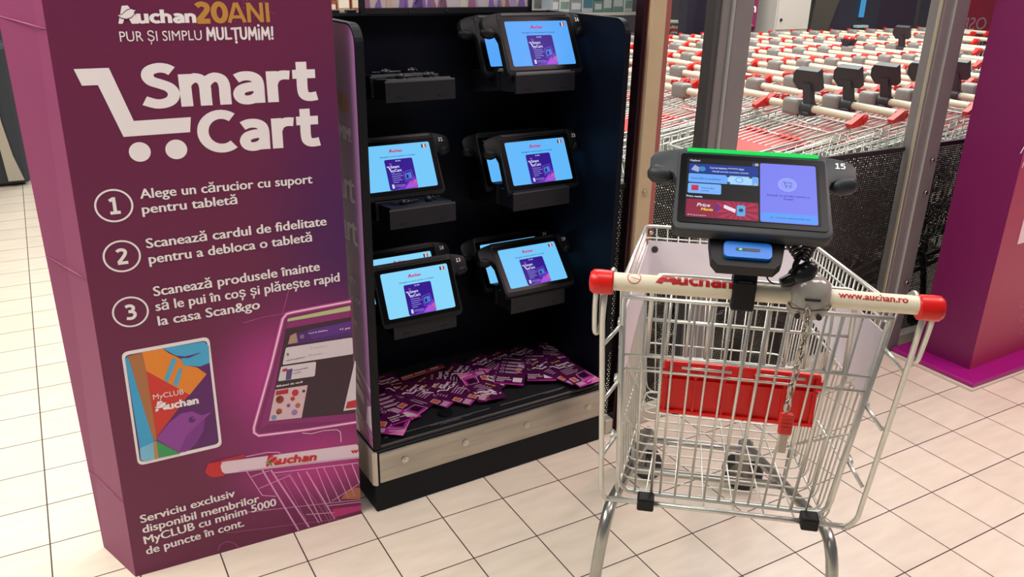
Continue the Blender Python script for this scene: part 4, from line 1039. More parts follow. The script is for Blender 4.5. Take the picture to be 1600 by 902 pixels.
def coin_lock_bm(cx):
    bm = B()
    vs = box(bm, (cx-0.037, -0.030, HZ-0.042), (cx+0.037, 0.034, HZ+0.040), 0.030, 6, 0)
    box(bm, (cx-0.012, -0.0325, HZ+0.004), (cx+0.014, -0.028, HZ+0.0075), 0.0, 1, 1)
    tube(bm, [(cx-0.0362, -0.012, HZ-0.008), (cx-0.030, -0.0285, HZ-0.012), (cx, -0.0305, HZ-0.014), (cx+0.030, -0.0285, HZ-0.010), (cx+0.0362, -0.012, HZ-0.008)], 0.0012, 5, mi=1)
    for dx in (-0.020, 0.016): cyl(bm, (cx+dx, -0.031, HZ-0.026), (cx+dx, -0.028, HZ-0.026), 0.005, 12, 1)
    return bm

O_CART = Vector((0.416, -0.875, 0)); A_CART = math.radians(-39.3)
ct = thing('shopping_cart', 'wire shopping trolley in the foreground with cream handle, red caps and a tablet on it', 'shopping trolley', O_CART, (0, 0, A_CART))
finish('basket', basket_bm(), WIRE, ct)
for sx in (-1, 1): finish('side_frame', frame_bm(sx), WIRE, ct)
finish('chassis', chassis_bm(), TUBE, ct)
# rear gate
bm = B()
gl, gr = -1, 1
tube(bm, bent([gatept(-1, 1), gatept(-1, 0), gatept(1, 0), gatept(1, 1)], 0.04), 0.005, 8)
tube(bm, [gatept(-1.02, 1), gatept(1.02, 1)], 0.0045, 8)
for x in (-0.83, -0.67, -0.585, -0.44, -0.30, -0.16, -0.02, 0.12, 0.26, 0.40, 0.54, 0.66, 0.80):
    tube(bm, [gatept(x, 1.0), gatept(x, 0.0)], 0.0026 if x not in (-0.67, -0.02, 0.12, 0.66) else 0.0036, 6)
for s_ in (0.735, 0.665): tube(bm, [gatept(-1, s_), gatept(1, s_)], 0.0028, 6)
for x0, x1 in ((-0.50, -0.09), (0.10, 0.50)):
    tube(bm, [gatept(x0, 0.695), gatept(x1, 0.695)], 0.003, 6)
finish('rear_gate', bm, WIRE, ct)
# child seat folded against the gate
bm = B()
def seatpt(x, s): return Vector((x*0.19, 0.092+0.012*s, lerp(0.80, 0.965, s)))
tube(bm, bent([seatpt(-0.98, 0), seatpt(-0.98, 1), seatpt(0.98, 1), seatpt(0.98, 0)], 0.02), 0.0048, 8)
tube(bm, [seatpt(-0.98, 0), seatpt(0.98, 0)], 0.004, 8)
for k in range(1, 10): tube(bm, [seatpt(lerp(-0.98, 0.98, k/10), 0), seatpt(lerp(-0.98, 0.98, k/10), 0.80)], 0.003, 6)
for s_ in (0.80, 0.45): tube(bm, [seatpt(-0.98, s_), seatpt(0.98, s_)], 0.0034, 6)
finish('child_seat_back', bm, WIRE, ct)
bm = B()
box(bm, (-0.150, 0.112, 0.670), (0.150, 0.118, 0.782), 0.002, 1)
for k in range(6): box(bm, (lerp(-0.146, 0.140, k/5), 0.107, 0.672), (lerp(-0.146, 0.140, k/5)+0.005, 0.113, 0.775))
box(bm, (-0.150, 0.106, 0.668), (0.150, 0.113, 0.675)); box(bm, (-0.150, 0.106, 0.742), (0.150, 0.112, 0.747))
for x0, x1 in ((-0.148, -0.028), (0.028, 0.148)):
    box(bm, (x0, 0.098, 0.779), (x1, 0.114, 0.787), 0.002, 1)
    for xx in (x0, x1-0.008, (x0+x1)/2-0.003): box(bm, (xx, 0.096, 0.755), (xx+0.009, 0.112, 0.785), 0.002, 1)
box(bm, (-0.158, 0.098, 0.752), (-0.140, 0.112, 0.772), 0.002, 1); box(bm, (0.140, 0.098, 0.752), (0.158, 0.112, 0.772), 0.002, 1)
tag(finish('child_seat_flap', bm, REDSEAT, ct), 'red ribbed plastic flap')
# white boards inside the walls
def wall_board(pts):
    bm = B(); a = [bm.verts.new(p) for p in pts]; bm.faces.new(a)
    n = (pts[1]-pts[0]).cross(pts[2]-pts[1]).normalized()*0.003
    b = [bm.verts.new(p+n) for p in pts]; bm.faces.new(b[::-1])
    for i in range(len(pts)): bm.faces.new((a[i], b[i], b[(i+1) % len(pts)], a[(i+1) % len(pts)]))
    bmesh.ops.recalc_face_normals(bm, faces=bm.faces[:]); return bm
inn = Vector((0.006, 0, 0))
for sx in (-1, 1):
    finish('wall_board', wall_board([wallpt(sx, 0.03, 0.62)-inn*sx, wallpt(sx, 0.97, 0.70)-inn*sx, wallpt(sx, 0.97, 0.90)-inn*sx, wallpt(sx, 0.03, 0.90)-inn*sx]), BOARD, ct)
iy = Vector((0, -0.006, 0))
bd = finish('wall_board', wall_board([wallpt(-0.97, 1, 0.68)+iy, wallpt(0.97, 1, 0.68)+iy, wallpt(0.97, 1, 0.92)+iy, wallpt(-0.97, 1, 0.92)+iy]), BOARD, ct)
bm = B()
p = wallpt(-0.88, 1, 0.87)+Vector((0, -0.012, 0)); cyl(bm, p, p+Vector((0, 0.008, 0)), 0.009, 14)
finish('rivet', bm, pm('#4a4642', 0.4, 0.6), bd)
bm = B(); box(bm, (-0.178, 0.118, 0.412), (-0.142, 0.152, 0.442), 0.004, 2); finish('bumper_clip', bm, BLACK, ct)
bm = B(); box(bm, (0.165, 0.118, 0.412), (0.201, 0.152, 0.442), 0.004, 2); finish('bumper_clip', bm, BLACK, ct)
caster(ct, -0.148, 0.865, math.radians(48)); caster(ct, 0.150, 0.865, math.radians(76))
caster(ct, -0.262, 0.10, 0.0); caster(ct, 0.262, 0.10, 0.0)
bm = B(); tube(bm, [(-0.275, 0, HZ), (0.275, 0, HZ)], 0.0165, 24); hd = finish('handle', bm, CREAM, ct, smooth=True)
for s in (-1, 1): finish('end_cap', cap_bm(s, 0.288), RED, hd, smooth=True)
def onhandle(u, v, d):
    """u along the handle, v is arc length around it measured from the side that faces the camera"""
    a = math.radians(180)-v/0.0165
    rr = 0.0168+d
    return Vector((u, rr*math.cos(a), HZ+rr*math.sin(a)))
S = Sheet(onhandle, 0.0001)
RP = pm('#b3141c', 0.4)
S.stroke('A', (-0.182, 0.0085), (-0.146, 0.0085), 0.0235, RP, 0.19, 0.1, fine=True); S.stroke('uchan', (-0.147, 0.0085), (-0.050, 0.0085), 0.0235, RP, 0.16, fine=True)
S.build('brand_lettering', hd); S = Sheet(onhandle, 0.0001)
S.text('www.auchan.ro', (0.126, 0.0085), None, 0.0125, RP, 0.03, width=0.112)
S.build('web_lettering', hd); S = Sheet(onhandle, 0.0001)
S.strip(circ(-0.222, 0.016, 0.0115, 28), 0.0013, RP, 1, True); S.strip([(-0.230, 0.008), (-0.214, 0.024)], 0.0013, RP, 1); S.strip([(-0.228, 0.016), (-0.212, 0.012)], 0.001, RP, 1)
S.build('recycling_mark', hd)
cl = tag(finish('coin_lock', coin_lock_bm(0.080), [pm('#a8a49c', 0.18, 0.15, name='glossy_grey_lock'), pm('#1a1a1a', 0.5)], ct, smooth=True), 'grey rounded coin lock')
# chain with red key hanging from the lock
bm = B()
n_ = 11
for k in range(n_):
    t = k/(n_-1); c = Vector((0.074+0.003*math.sin(t*5), -0.037+0.022*t, HZ-0.020-t*0.190)); R_ = Matrix.Rotation(PI/2*(k % 2)+0.4, 3, 'Z')
    pts = [c+R_ @ Vector((0.0058*math.cos(a), 0, 0.0128*math.sin(a))) for a in [2*PI*j/14 for j in range(14)]]
    tube(bm, pts, 0.0021, 6, closed=True)
finish('chain', bm, CHROME, cl)
bm = B(); box(bm, (0.061, -0.020, 0.716), (0.086, -0.008, 0.760), 0.004, 2)
for z in (0.730, 0.738, 0.746): box(bm, (0.064, -0.0215, z), (0.083, -0.0195, z+0.003))
box(bm, (0.067, -0.016, 0.676), (0.081, -0.011, 0.718), 0.001, 1, mi=1)
tag(finish('key_plug', bm, [pm('#c8281c', 0.4), pm('#a9a294', 0.35, 0.8)], cl), 'red plug with steel tongue')
# mount of the tablet on the handle
TC = Vector((-0.035, 0.030, 1.159)); TT = math.radians(55.76)
TM = Matrix.Translation(TC) @ Euler((PI/2-TT, 0, 0), 'XYZ').to_matrix().to_4x4()
bm = B()
box(bm, (-0.052, -0.022, HZ-0.030), (-0.012, 0.020, HZ+0.026), 0.004, 2)
prism(bm, [(-0.021, HZ+0.01), (-0.0175, HZ+0.01), (0.006, HZ+0.105), (0.002, HZ+0.108)], -0.052, -0.012, 'x')
box(bm, (-0.044, -0.0225, HZ+0.024), (-0.020, -0.020, HZ+0.027))
mt = finish('tablet_mount', bm, BLACK, ct)
bm = B()
vs = prism(bm, [(-0.066, -0.090), (-0.062, -0.128), (-0.052, -0.142), (0.040, -0.142), (0.052, -0.128), (0.058, -0.090), (0.058, -0.04), (-0.066, -0.04)], -0.052, -0.028, 'z')
bmesh.ops.transform(bm, matrix=TM, verts=vs)
finish('dock_body', bm, pm('#0f1010', 0.5, spec=0.3), mt)
bm = B(); vs = prism(bm, rrect(0.078, 0.032, 0.008, cx=-0.004, cy=-0.112), -0.028, -0.021, 'z'); bmesh.ops.transform(bm, matrix=TM, verts=vs)
rd = tag(finish('card_reader', bm, pm('#0a74da', 0.4), mt), 'blue card slot plate')
bm = B(); vs = prism(bm, rrect(0.040, 0.006, 0.002, cx=-0.004, cy=-0.112), -0.022, -0.0205, 'z'); vs2 = prism(bm, circ(-0.016, -0.112, 0.0028, 12, 0.0022), -0.021, -0.0200, 'z', mi=1)
bmesh.ops.transform(bm, matrix=TM, verts=vs+vs2); finish('card_slot', bm, [pm('#0a1420', 0.4), em('#60ffb0', 1.0)], rd)
# coiled cable, plug and thin wire
bm = B()
def coil(a, b, r, turns):
    a, b = Vector(a), Vector(b); ax = (b-a).normalized(); e1 = ax.orthogonal().normalized(); e2 = ax.cross(e1); n = turns*10
    return [a+(b-a)*(k/n)+(e1*math.cos(2*PI*k/10)+e2*math.sin(2*PI*k/10))*r for k in range(n+1)]
tube(bm, coil((0.030, 0.045, 1.085), (0.060, 0.012, 1.050), 0.0095, 8), 0.0026, 6)
tube(bm, coil((0.086, 0.045, 1.085), (0.062, 0.012, 1.050), 0.0095, 8), 0.0026, 6)
tube(bm, bent([(0.058, 0.012, 1.056), (0.048, 0.0, 1.040), (0.050, -0.004, 1.022)], 0.01), 0.005, 8)
finish('coiled_cable', bm, pm('#0c0c0d', 0.4), mt)
bm = B()
sphere(bm, (0.062, 0.0, 1.024), 0.020, (1.25, 0.95, 0.95), 18, 12, rot=Euler((0, -0.5, 0)).to_matrix()); sphere(bm, (0.072, 0.0, 1.034), 0.016, (1.0, 0.9, 1.0), 14, 10)
tube(bm, [(0.050, -0.004, 1.018), (0.038, -0.008, 1.013), (0.028, -0.010, 1.010)], [0.012, 0.011, 0.0085], 12)
finish('cable_plug', bm, pm('#15171a', 0.3), mt, smooth=True)
bm = B(); tube(bm, bent([(0.004, 0.02, 1.06), (0.006, 0.015, 1.01), (0.016, 0.01, HZ+0.015), (0.046, 0.01, HZ+0.012)], 0.012), 0.0014, 6); finish('thin_wire', bm, pm('#1a1a1a', 0.4), mt)
wt = Matrix.Translation(O_CART) @ Matrix.Rotation(A_CART, 4, 'Z') @ TC
make_tablet('15', wt, math.radians(-40.08), TT, 'lit tablet numbered 15 with a green light bar, mounted on the foreground trolley', ui_cart(), True)

# ---------------- parked trolleys in the bay
bay_basket = None
def bay_gate_bm():
    bm = B()
    def g(x, y): return Vector((x*0.222, y, lerp(0.925, 0.845, (y-0.06)/0.50)))
    tube(bm, bent([g(-1, 0.06), g(-0.95, 0.56), g(0.95, 0.56), g(1, 0.06)], 0.04), 0.0048, 6)
    for k in range(1, 14): tube(bm, [g(lerp(-1, 1, k/14), 0.06), g(lerp(-0.95, 0.95, k/14), 0.56)], 0.0028, 5)
    for y in (0.07, 0.20, 0.36): tube(bm, [g(-1, y), g(1, y)], 0.0034, 6)
    return bm
def bay_seat_bm():
    bm = B()
    prism(bm, [(0.20, 0.893), (0.36, 0.866), (0.36, 0.862), (0.20, 0.889)], -0.15, 0.15, 'x')
    prism(bm, [(0.36, 0.890), (0.47, 0.872), (0.47, 0.868), (0.36, 0.886)], -0.16, 0.16, 'x')
    for x0, x1 in ((-0.15, -0.03), (0.03, 0.15)): box(bm, (x0, 0.185, 0.893), (x1, 0.205, 0.906), 0.003, 1)
    return bm
def bay_cap_bm(s):
    bm = B()
    # red cap with a wedge that reaches forward along the rim
    n = 10; rings = []
    for d, rr in ((0.032, 0.0185), (0.0, 0.020), (-0.012, 0.012)):
        rings.append([bm.verts.new((s*(0.250-d), rr*math.cos(2*PI*k/n), HZ+rr*math.sin(2*PI*k/n))) for k in range(n)])
    for i in range(2):
        for k in range(n): bm.faces.new((rings[i][k], rings[i][(k+1) % n], rings[i+1][(k+1) % n], rings[i+1][k]))
    bm.faces.new(rings[0]); bm.faces.new(rings[-1][::-1]); bmesh.ops.recalc_face_normals(bm, faces=bm.faces[:])
    prism(bm, [(-0.016, HZ+0.016), (0.010, HZ+0.018), (0.072, HZ-0.014), (0.068, HZ-0.028), (0.0, HZ-0.022)], s*0.232, s*0.258, 'x')
    return bm
def make_bay_cart(label, group):
    t = thing('parked_cart', label, 'shopping trolley', (0, 0, 0), (0, 0, 0), group)
    bk = finish('basket', basket_bm(17, 4, 0.0026), WIRE, t); bk.scale = (0.98, 1, 1)
    finish('lifted_gate', bay_gate_bm(), WIRE, t)
    tag(finish('child_seat_flap', bay_seat_bm(), pm('#cf2b26', 0.45), t), 'red plastic flap')
    finish('chassis', chassis_bm(), TUBE, t)
    bm = B(); tube(bm, [(-0.25, 0, HZ), (0.25, 0, HZ)], 0.0155, 12); h = finish('handle', bm, CREAM, t, smooth=True)
    for s in (-1, 1): finish('end_cap', bay_cap_bm(s), pm('#d8281c', 0.4), h)
    bm = B(); box(bm, (0.045, -0.028, HZ-0.036), (0.135, 0.034, HZ+0.034), 0.018, 3); box(bm, (0.118, -0.02, HZ+0.012), (0.1355, 0.0, HZ+0.026), 0.002, 1, mi=1)
    box(bm, (0.128, -0.008, HZ+0.016), (0.150, 0.020, HZ+0.040), 0.004, 2, mi=2)
    lk = finish('coin_lock', bm, [GREYP, BLACK, RED], t, smooth=True)
    bm = B(); tube(bm, bent([(0.05, 0.02, HZ-0.03), (0.02, 0.05, HZ-0.045), (-0.05, 0.055, HZ-0.05), (-0.09, 0.06, HZ-0.045)], 0.02), 0.004, 6); finish('chain', bm, CHROME, lk)
    caster(t, -0.148, 0.865, 0.2); caster(t, 0.15, 0.865, -0.1); caster(t, -0.252, 0.10, 0.0); caster(t, 0.252, 0.10, 0.0)
    return t
def dup(root):
    r = root.copy(); COL.objects.link(r)
    for ch in list(root.children):
        c = ch.copy(); COL.objects.link(c); c.parent = r
        for g in list(ch.children):
            d = g.copy(); COL.objects.link(d); d.parent = c
    return r
def holder(parent):
    bm = B()
    cyl(bm, (-0.010, 0, HZ), (0.048, 0, HZ), 0.024, 14); box(bm, (-0.006, -0.030, HZ-0.03), (0.040, 0.026, HZ-0.012), 0.004, 1)
    prism(bm, [(-0.014, HZ+0.01), (0.012, HZ+0.01), (0.035, HZ+0.10), (0.012, HZ+0.10)], -0.004, 0.036, 'x')
    tb_ = finish('tablet_holder', bm, pm('#2f3234', 0.45), parent, smooth=True)
    bm = B()
    M_ = Matrix.Translation((0.016, 0.020, HZ+0.118)) @ Euler((math.radians(68), 0, math.radians(8))).to_matrix().to_4x4()
    prism(bm, [(-0.052, -0.042), (0.046, -0.046), (0.068, -0.012), (0.060, 0.026), (0.046, 0.042), (-0.052, 0.042)], -0.016, 0.016, 'z', mat4=M_)
    finish('holder_plate', bm, pm('#33373a', 0.45), tb_)
ORD = ['first', 'second', 'third', 'fourth', 'fifth', 'sixth', 'seventh', 'eighth', 'ninth', 'tenth', 'eleventh', 'twelfth', 'thirteenth', 'fourteenth', 'fifteenth', 'sixteenth', 'seventeenth', 'eighteenth']
BAY = [  # row centre y, first handle x, number, words
    (0.505, 2.08, 6, 'row nearest the glass'), (1.035, 1.93, 9, 'second row from the glass'), (1.565, 2.12, 12, 'third row from the glass'),
    (2.095, 2.42, 14, 'fourth row from the glass'), (2.625, 2.75, 16, 'fifth row from the glass'), (3.155, 3.05, 18, 'farthest row')]
bay0 = make_bay_cart('', 'parked trolleys nested in rows in the bay')
n_c = 0
for ri, (y, x0, n, words) in enumerate(BAY):
    for k in range(n):
        c = bay0 if n_c == 0 else dup(bay0)
        n_c += 1
        c.location = (x0+k*0.238+random.uniform(-0.012, 0.012), y+random.uniform(-0.004, 0.004), 0); c.rotation_euler = (0, 0, PI/2+math.radians(random.uniform(-0.5, 0.5)))
        hold = (ri == 0 and k < 5) or (ri == 3 and k == 10)
        c['label'] = ('parked trolley with black tablet holder, ' if hold else 'parked trolley with cream handle, ')+ORD[k]+' from left, '+words
        c['group'] = 'parked trolleys nested in rows in the bay'
holders = [o for o in COL.objects if o.name.startswith('parked_cart') and 'tablet holder' in o['label']]
for o in holders: holder(o)
# dark pouches with two red bows clipped on four handles
def pouch(o, x):
    bm = B()
    prism(bm, [(-0.055, 0.030), (-0.030, -0.010), (-0.022, -0.028), (0.022, -0.028), (0.030, -0.010), (0.055, 0.030), (0.030, 0.022), (-0.030, 0.022)], -0.03, 0.03, 'y')
    bmesh.ops.bevel(bm, geom=bm.edges[:], offset=0.005, segments=2, affect='EDGES')
    bmesh.ops.translate(bm, verts=bm.verts, vec=(x, 0, HZ+0.045))
    p_ = finish('handle_pouch', bm, pm('#1d1a30', 0.5), o)
    for s in (-1, 1):
        bm = B(); sphere(bm, (x+s*0.028, 0.0, HZ+0.078), 0.018, (1.0, 0.8, 0.8), 12, 8); sphere(bm, (x+s*0.012, 0.0, HZ+0.074), 0.010, (1.0, 0.8, 0.8), 10, 6); finish('red_knob', bm, RED, p_)
by = {o['label']: o for o in COL.objects if o.name.startswith('parked_cart')}
for key, x in (('fifth from left, fourth row', 0.18), ('seventh from left, farthest row', 0.16), ('third from left, farthest row', 0.05), ('ninth from left, fourth row', 0.1)):
    for lab, o in by.items():
        if key in lab:
            pouch(o, x); o['label'] = lab.replace('with cream handle', 'with red-knobbed pouch')

# ================================================================== PURPLE COLUMN AT THE RIGHT
pc = thing('purple_column', 'big square purple column on a magenta plinth at the right edge', 'column', (2.55, 0.0, 0))
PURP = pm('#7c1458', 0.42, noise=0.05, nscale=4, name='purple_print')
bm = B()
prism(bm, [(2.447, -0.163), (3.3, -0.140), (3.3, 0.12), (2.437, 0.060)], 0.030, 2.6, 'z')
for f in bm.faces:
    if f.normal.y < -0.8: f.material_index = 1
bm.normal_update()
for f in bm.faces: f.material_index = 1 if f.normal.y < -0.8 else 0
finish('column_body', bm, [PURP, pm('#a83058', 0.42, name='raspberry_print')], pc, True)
bm = B(); box(bm, (2.345, -0.245, 0), (3.4, 0.12, 0.030), 0.004, 1); finish('plinth', bm, pm('#a0127c', 0.35, name='magenta_plinth'), pc, True)
bm = B(); box(bm, (2.333, -0.252, 0), (2.345, 0.12, 0.012), 0.001, 1); box(bm, (2.333, -0.254, 0), (3.4, -0.245, 0.010), 0.001, 1); finish('plinth_trim', bm, pm('#d8d2c0', 0.45), pc, True)
S = Sheet(lambda u, v, d: Vector((2.447+u, -0.1637+u*0.027-d, v)))
PK = pm('#c8688c', 0.45)
def cpos(x, y):
    nrm = Vector((0.027, -1, 0)).normalized(); d = ray(x, y); q = CAM+d*((Vector((2.447, -0.163, 0))-CAM).dot(nrm)/d.dot(nrm)); return (q.x-2.447, q.z)
S.text('A', cpos(1593, 240), None, 0.060, WHITE, 0.0, 0.2); S.text('l', cpos(1596, 262), None, 0.05, WHITE, 0.0, 0.2)
a = cpos(1589, 382); b_ = cpos(1598, 330)
S.poly([(a[0], a[1]), (a[0]+0.19, a[1]), (a[0]+0.19, b_[1]+0.02), (a[0], b_[1]+0.02)], pm('#f0dce4', 0.45), 1)
for k, cy in enumerate((475, 497, 516)):
    c0 = cpos(1600, cy); S.strip(rrect(0.075, 0.028, 0.013, 5, c0[0]+0.012, c0[1]), 0.003, PK, 1, True)
c0 = cpos(1607, 526); S.strip(rrect(0.05, 0.02, 0.009, 5, c0[0], c0[1]), 0.003, PK, 1, True)
S.build('column_print', pc, True)

# ================================================================== FAR BACKGROUND
# dark machine with a flared silver pillar behind the promotion box
def bgp(x, y, Y): 
    d = ray(x, y); return CAM+d*((Y-CAM.y)/d.y)
mch = thing('ticket_machine', 'dark grey machine with flared silver pillar, far left behind the purple box', 'machine', (-1.0, 4.75, 0))
bm = B(); box(bm, (-1.9, 4.66, 0.02), (-0.74, 5.1, 0.94), 0.03, 3); box(bm, (-1.88, 4.70, 0.94), (-0.80, 5.05, 1.03), 0.02, 2); box(bm, (-1.86, 4.72, 0), (-0.78, 5.05, 0.03)); finish('cabinet', bm, pm('#262c33', 0.45), mch, True)
bm = B()
prism(bm, [(x+0.03, z) for x, z in ((-0.985, 0.72), (-0.885, 0.72), (-0.878, 0.45), (-0.85, 0.22), (-0.81, 0.05), (-0.905, 0.05), (-0.915, 0.25), (-0.94, 0.50))], 4.62, 4.665, 'y'); finish('silver_pillar', bm, pm('#b7b2a6', 0.3, 0.8), mch, True)
dk = thing('rack', 'dark shop rack with small lights, just beside the far machine', 'rack', (-0.55, 5.4, 0))
bm = B(); box(bm, (-0.72, 5.3, 0), (-0.1, 5.7, 1.35), 0.01, 1); finish('body', bm, pm('#14181c', 0.5), dk, True)
bm = B()
random.seed(21)
for k in range(40):
    x, z = random.uniform(-0.71, -0.40), random.uniform(0.15, 1.2); box(bm, (x, 5.292, z), (x+0.012, 5.3, z+0.012))
finish('indicator_light', bm, pm('#cfd8dc', 0.4), dk, True)
bm = B(); box(bm, (-0.74, 5.26, 0.18), (-0.1, 5.30, 0.24)); box(bm, (-0.74, 5.24, 1.22), (-0.1, 5.30, 1.27)); finish('shelf_edge', bm, pm('#c4c6c6', 0.4), dk, True)
# shop shelves seen over the stand
def shelf_unit(x0, x1, Y, tops, label, seed, palette, zmax=2.0):
    t = thing('shop_shelf', label, 'shelf', ((x0+x1)/2, Y, 0))
    bm = B(); box(bm, (x0, Y+0.45, 0), (x1, Y+0.5, zmax)); finish('back_board', bm, pm('#8f8d8c', 0.5), t, True)
    random.seed(seed)
    for z in tops:
        bm = B(); box(bm, (x0, Y, z-0.03), (x1, Y+0.46, z), 0.004, 1); finish('shelf_board', bm, pm('#dcd9d0', 0.45), t, True)
    return t
GOODS = 0
def goods(x0, x1, Y, z, seed, pal, where, hmin=0.10, hmax=0.22):
    random.seed(seed); x = x0; i = 0
    while x < x1-0.05:
        wd = random.uniform(0.09, 0.17); hh = random.uniform(hmin, hmax); col = random.choice(pal)
        bm = B(); box(bm, (0, 0, 0), (wd*0.92, 0.22, hh), 0.006, 1); box(bm, (0.012, -0.002, hh*0.25), (wd*0.92-0.012, 0.0, hh*0.75), 0, 1, mi=1)
        o = finish('carton', bm, [pm(col[0], 0.5), pm(col[1], 0.5)], None); o.location = (x, Y+0.08, z+0.0005)
        tag(o, '%s carton, %s from left %s' % (col[2], ORD[i], where), 'carton', 'cartons '+where)
        x += wd; i += 1
        if i >= 17: break
PAL1 = [('#9a4a3a', '#d8c8b0', 'red'), ('#b08a6a', '#e0d8c8', 'tan'), ('#5a6a70', '#b8c0c0', 'grey'), ('#7a3038', '#c8b0a0', 'dark red'), ('#c8bca8', '#8a4a40', 'cream')]
PAL2 = [('#d8dcd8', '#8aa8a0', 'white'), ('#7a9a94', '#d0d8d4', 'green'), ('#9aa4ac', '#e0e0e0', 'grey'), ('#c8ccd0', '#5a8a98', 'pale')]
shelf_unit(1.75, 2.75, 6.0, (0.25, 0.62, 1.02, 1.45), 'white shop shelf seen above the left part of the black stand', 4, PAL1)
goods(1.78, 2.72, 5.98, 1.02, 31, PAL1, 'on the shelf above the left part of the stand')
shelf_unit(4.3, 5.5, 6.0, (0.25, 0.62, 1.00, 1.36), 'pale shop shelf seen between the stand and the beige post', 5, PAL2)
goods(4.33, 5.45, 5.98, 1.00, 32, PAL2, 'on the upper shelf beside the beige post', 0.12, 0.24)
goods(4.33, 5.45, 5.98, 0.62, 33, PAL2, 'on the lower shelf beside the beige post', 0.12, 0.24)
bm = B(); box(bm, (2.8, 6.3, 0), (4.25, 6.4, 2.6)); tag(finish('wall_store', bm, pm('#a7adb0', 0.5)), 'pale wall far behind the stand', kind='structure')
bm = B(); box(bm, (5.5, 6.9, 0), (13, 7.0, 3.0)); tag(finish('wall_far', bm, pm('#8a7f86', 0.5)), 'far shop wall behind the bay', kind='structure')
bm = B(); box(bm, (-6, 9.0, 0), (1.7, 9.1, 3.0)); tag(finish('wall_left', bm, pm('#3a3e42', 0.5)), 'dark far wall at the left', kind='structure')

# things along the dark wall behind the trolleys
def wpx(x, y, Y=WALL_Y): q = bgp(x, y, Y); return q.x, q.z
def panel(name, x0, x1, Y, z0, z1, col, label, cat, th=0.06):
    t = thing(name, label, cat, ((x0+x1)/2, Y, z0 if z0 > 0.01 else 0)); bm = B(); box(bm, (x0, Y-th, z0), (x1, Y, z1), 0.008, 1); finish('panel', bm, col, t, True); return t
xa = wpx(1167, 30, 3.7)[0]; xb = wpx(1218, 30, 3.7)[0]
t = panel('white_cabinet', xa, xb, 3.72, 0.0, 2.0, pm('#b9b5ad', 0.5), 'pale grey cabinet at the back of the bay, right of the grey post', 'cabinet', 0.35)
bm = B(); box(bm, (xa+0.01, 3.362, 1.02), (xb-0.01, 3.37, 1.9), 0.003, 1); box(bm, (xa+0.01, 3.362, 0.2), (xb-0.01, 3.37, 1.0), 0.003, 1); finish('door', bm, pm('#c2beb6', 0.5), t, True)
bm = B(); cyl(bm, (xa+0.05, 3.355, 1.10), (xa+0.05, 3.37, 1.10), 0.012, 12); finish('lock', bm, BLACK, t, True)
xa = wpx(1120, 30, 3.55)[0]; xb = wpx(1165, 30, 3.55)[0]
t = panel('poster_board', xa, xb, 3.45, 0.0, 2.0, pm('#7a1a4e', 0.45), 'purple poster board with white words beside the pale cabinet', 'poster', 0.03)
S = Sheet(flat((xa, 3.419, 0), (1, 0, 0), (0, 0, 1)))
S.text('Scan', (xb-xa-0.03, 1.16), None, 0.075, WHITE, 0.04, align='R'); S.text('călă', (xb-xa-0.04, 1.0), None, 0.05, WHITE, 0.0, align='R'); S.text('SCA', (xb-xa-0.03, 0.90), None, 0.05, WHITE, 0.0, align='R')
S.build('poster_lettering', t, True)
xa = wpx(1220, 20)[0]; xb = wpx(1240, 40)[0]
t = thing('lit_banner', 'narrow glowing blue banner at the back of the bay', 'banner', ((xa+xb)/2, 3.7, 0))
bm = B(); prism(bm, [(xa, 0.85), (xb+0.10, 0.85), (xb+0.04, 1.6), (xa, 1.6)], 3.68, 3.70, 'y'); finish('fabric', bm, em('#5f86d8', 0.8), t, True)
bm = B(); prism(bm, [(xa+0.02, 1.08), (xa+0.10, 1.20), (xa+0.05, 1.6), (xa+0.12, 1.6), (xa+0.15, 1.18), (xa+0.07, 1.05)], 3.675, 3.68, 'y'); finish('banner_print', bm, em('#c0dcf8', 0.9), t, True)
bm = B(); box(bm, (xa-0.02, 3.69, 0), (xa, 3.72, 1.8)); finish('banner_pole', bm, pm('#aeb4b8', 0.4, 0.6), t, True)
xa = wpx(1255, 20)[0]; xb = wpx(1295, 20)[0]
t = thing('trouser_reflection', 'reflection of olive trousers, built as a shape on the dark wall of the bay', 'reflection', ((xa+xb)/2, 3.7, 0))
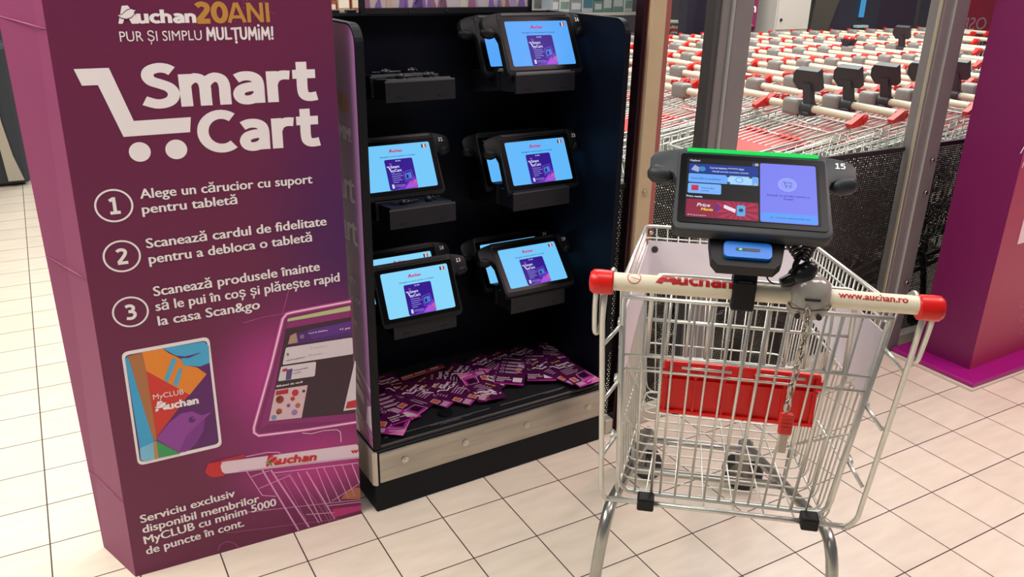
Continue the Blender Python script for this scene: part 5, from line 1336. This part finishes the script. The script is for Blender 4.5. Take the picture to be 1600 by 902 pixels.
bm = B(); prism(bm, [(xa+0.02, 0.86), (xb-0.10, 0.86), (xb+0.04, 1.25), (xb, 1.75), (xa+0.05, 1.75), (xa+0.06, 1.2)], 3.68, 3.74, 'y'); finish('trousers', bm, pm('#4a443a', 0.7, noise=0.25, nscale=8), t, True)  # reflection in the glass built as a solid coloured shape
xa = wpx(1342, 10)[0]
t = thing('wall_screen', 'small glowing blue screen on the dark wall', 'screen', (xa, 3.72, 0.98))
bm = B(); box(bm, (xa, 3.72, 1.08), (xa+0.06, 3.74, 1.25), 0.004, 1); finish('display', bm, em('#4aa0d8', 0.9), t, True)
bm = B(); box(bm, (xa-0.05, 3.68, 0.985), (xa+0.10, 3.74, 1.01), 0.004, 1); finish('ledge', bm, pm('#a8c8c4', 0.4), t, True)
q = bz(1064, 34, 0.985)
o = dup(bay0); o.location = (q.x, q.y, 0); o.rotation_euler = (0, 0, math.radians(-40)); o['label'] = 'lone trolley standing apart behind the rows, left of the grey post'; del o['group']
q = bgp(1094, 30, 5.6)
t = thing('store_post', 'slim brown metal post far behind the trolley rows', 'post', (q.x, 5.6, 0)); bm = B(); box(bm, (q.x-0.05, 5.55, 0), (q.x+0.05, 5.65, 2.6), 0.005, 1); finish('post_body', bm, pm('#8a7a70', 0.35, 0.4), t, True)
# reflection of a red sign in the glass, built as a solid mirrored sign
x0, z0 = wpx(1482, 45); x1 = wpx(1545, 30)[0]
t = thing('reflected_sign', 'reflection of a dark red sign with reversed white words, built as a panel at the far right of the bay', 'sign', ((x0+x1)/2, 3.72, 0.9))
bm = B(); box(bm, (x0+0.15, 3.70, 0.86), (x1+0.6, 3.74, 1.7), 0.004, 1); finish('panel', bm, pm('#8a1420', 0.4), t, True)
S = Sheet(lambda u, v, d: Vector((x1-0.02-u, 3.699-d, v)))
S.text('OSES', (wpx(1545, 30)[0]-0.02-wpx(1533, 40)[0], wpx(1510, 46)[1]), None, 0.13, pm('#a08a96', 0.4), 0.0, width=wpx(1533, 40)[0]-wpx(1486, 40)[0]); S.build('sign_lettering', t, True)
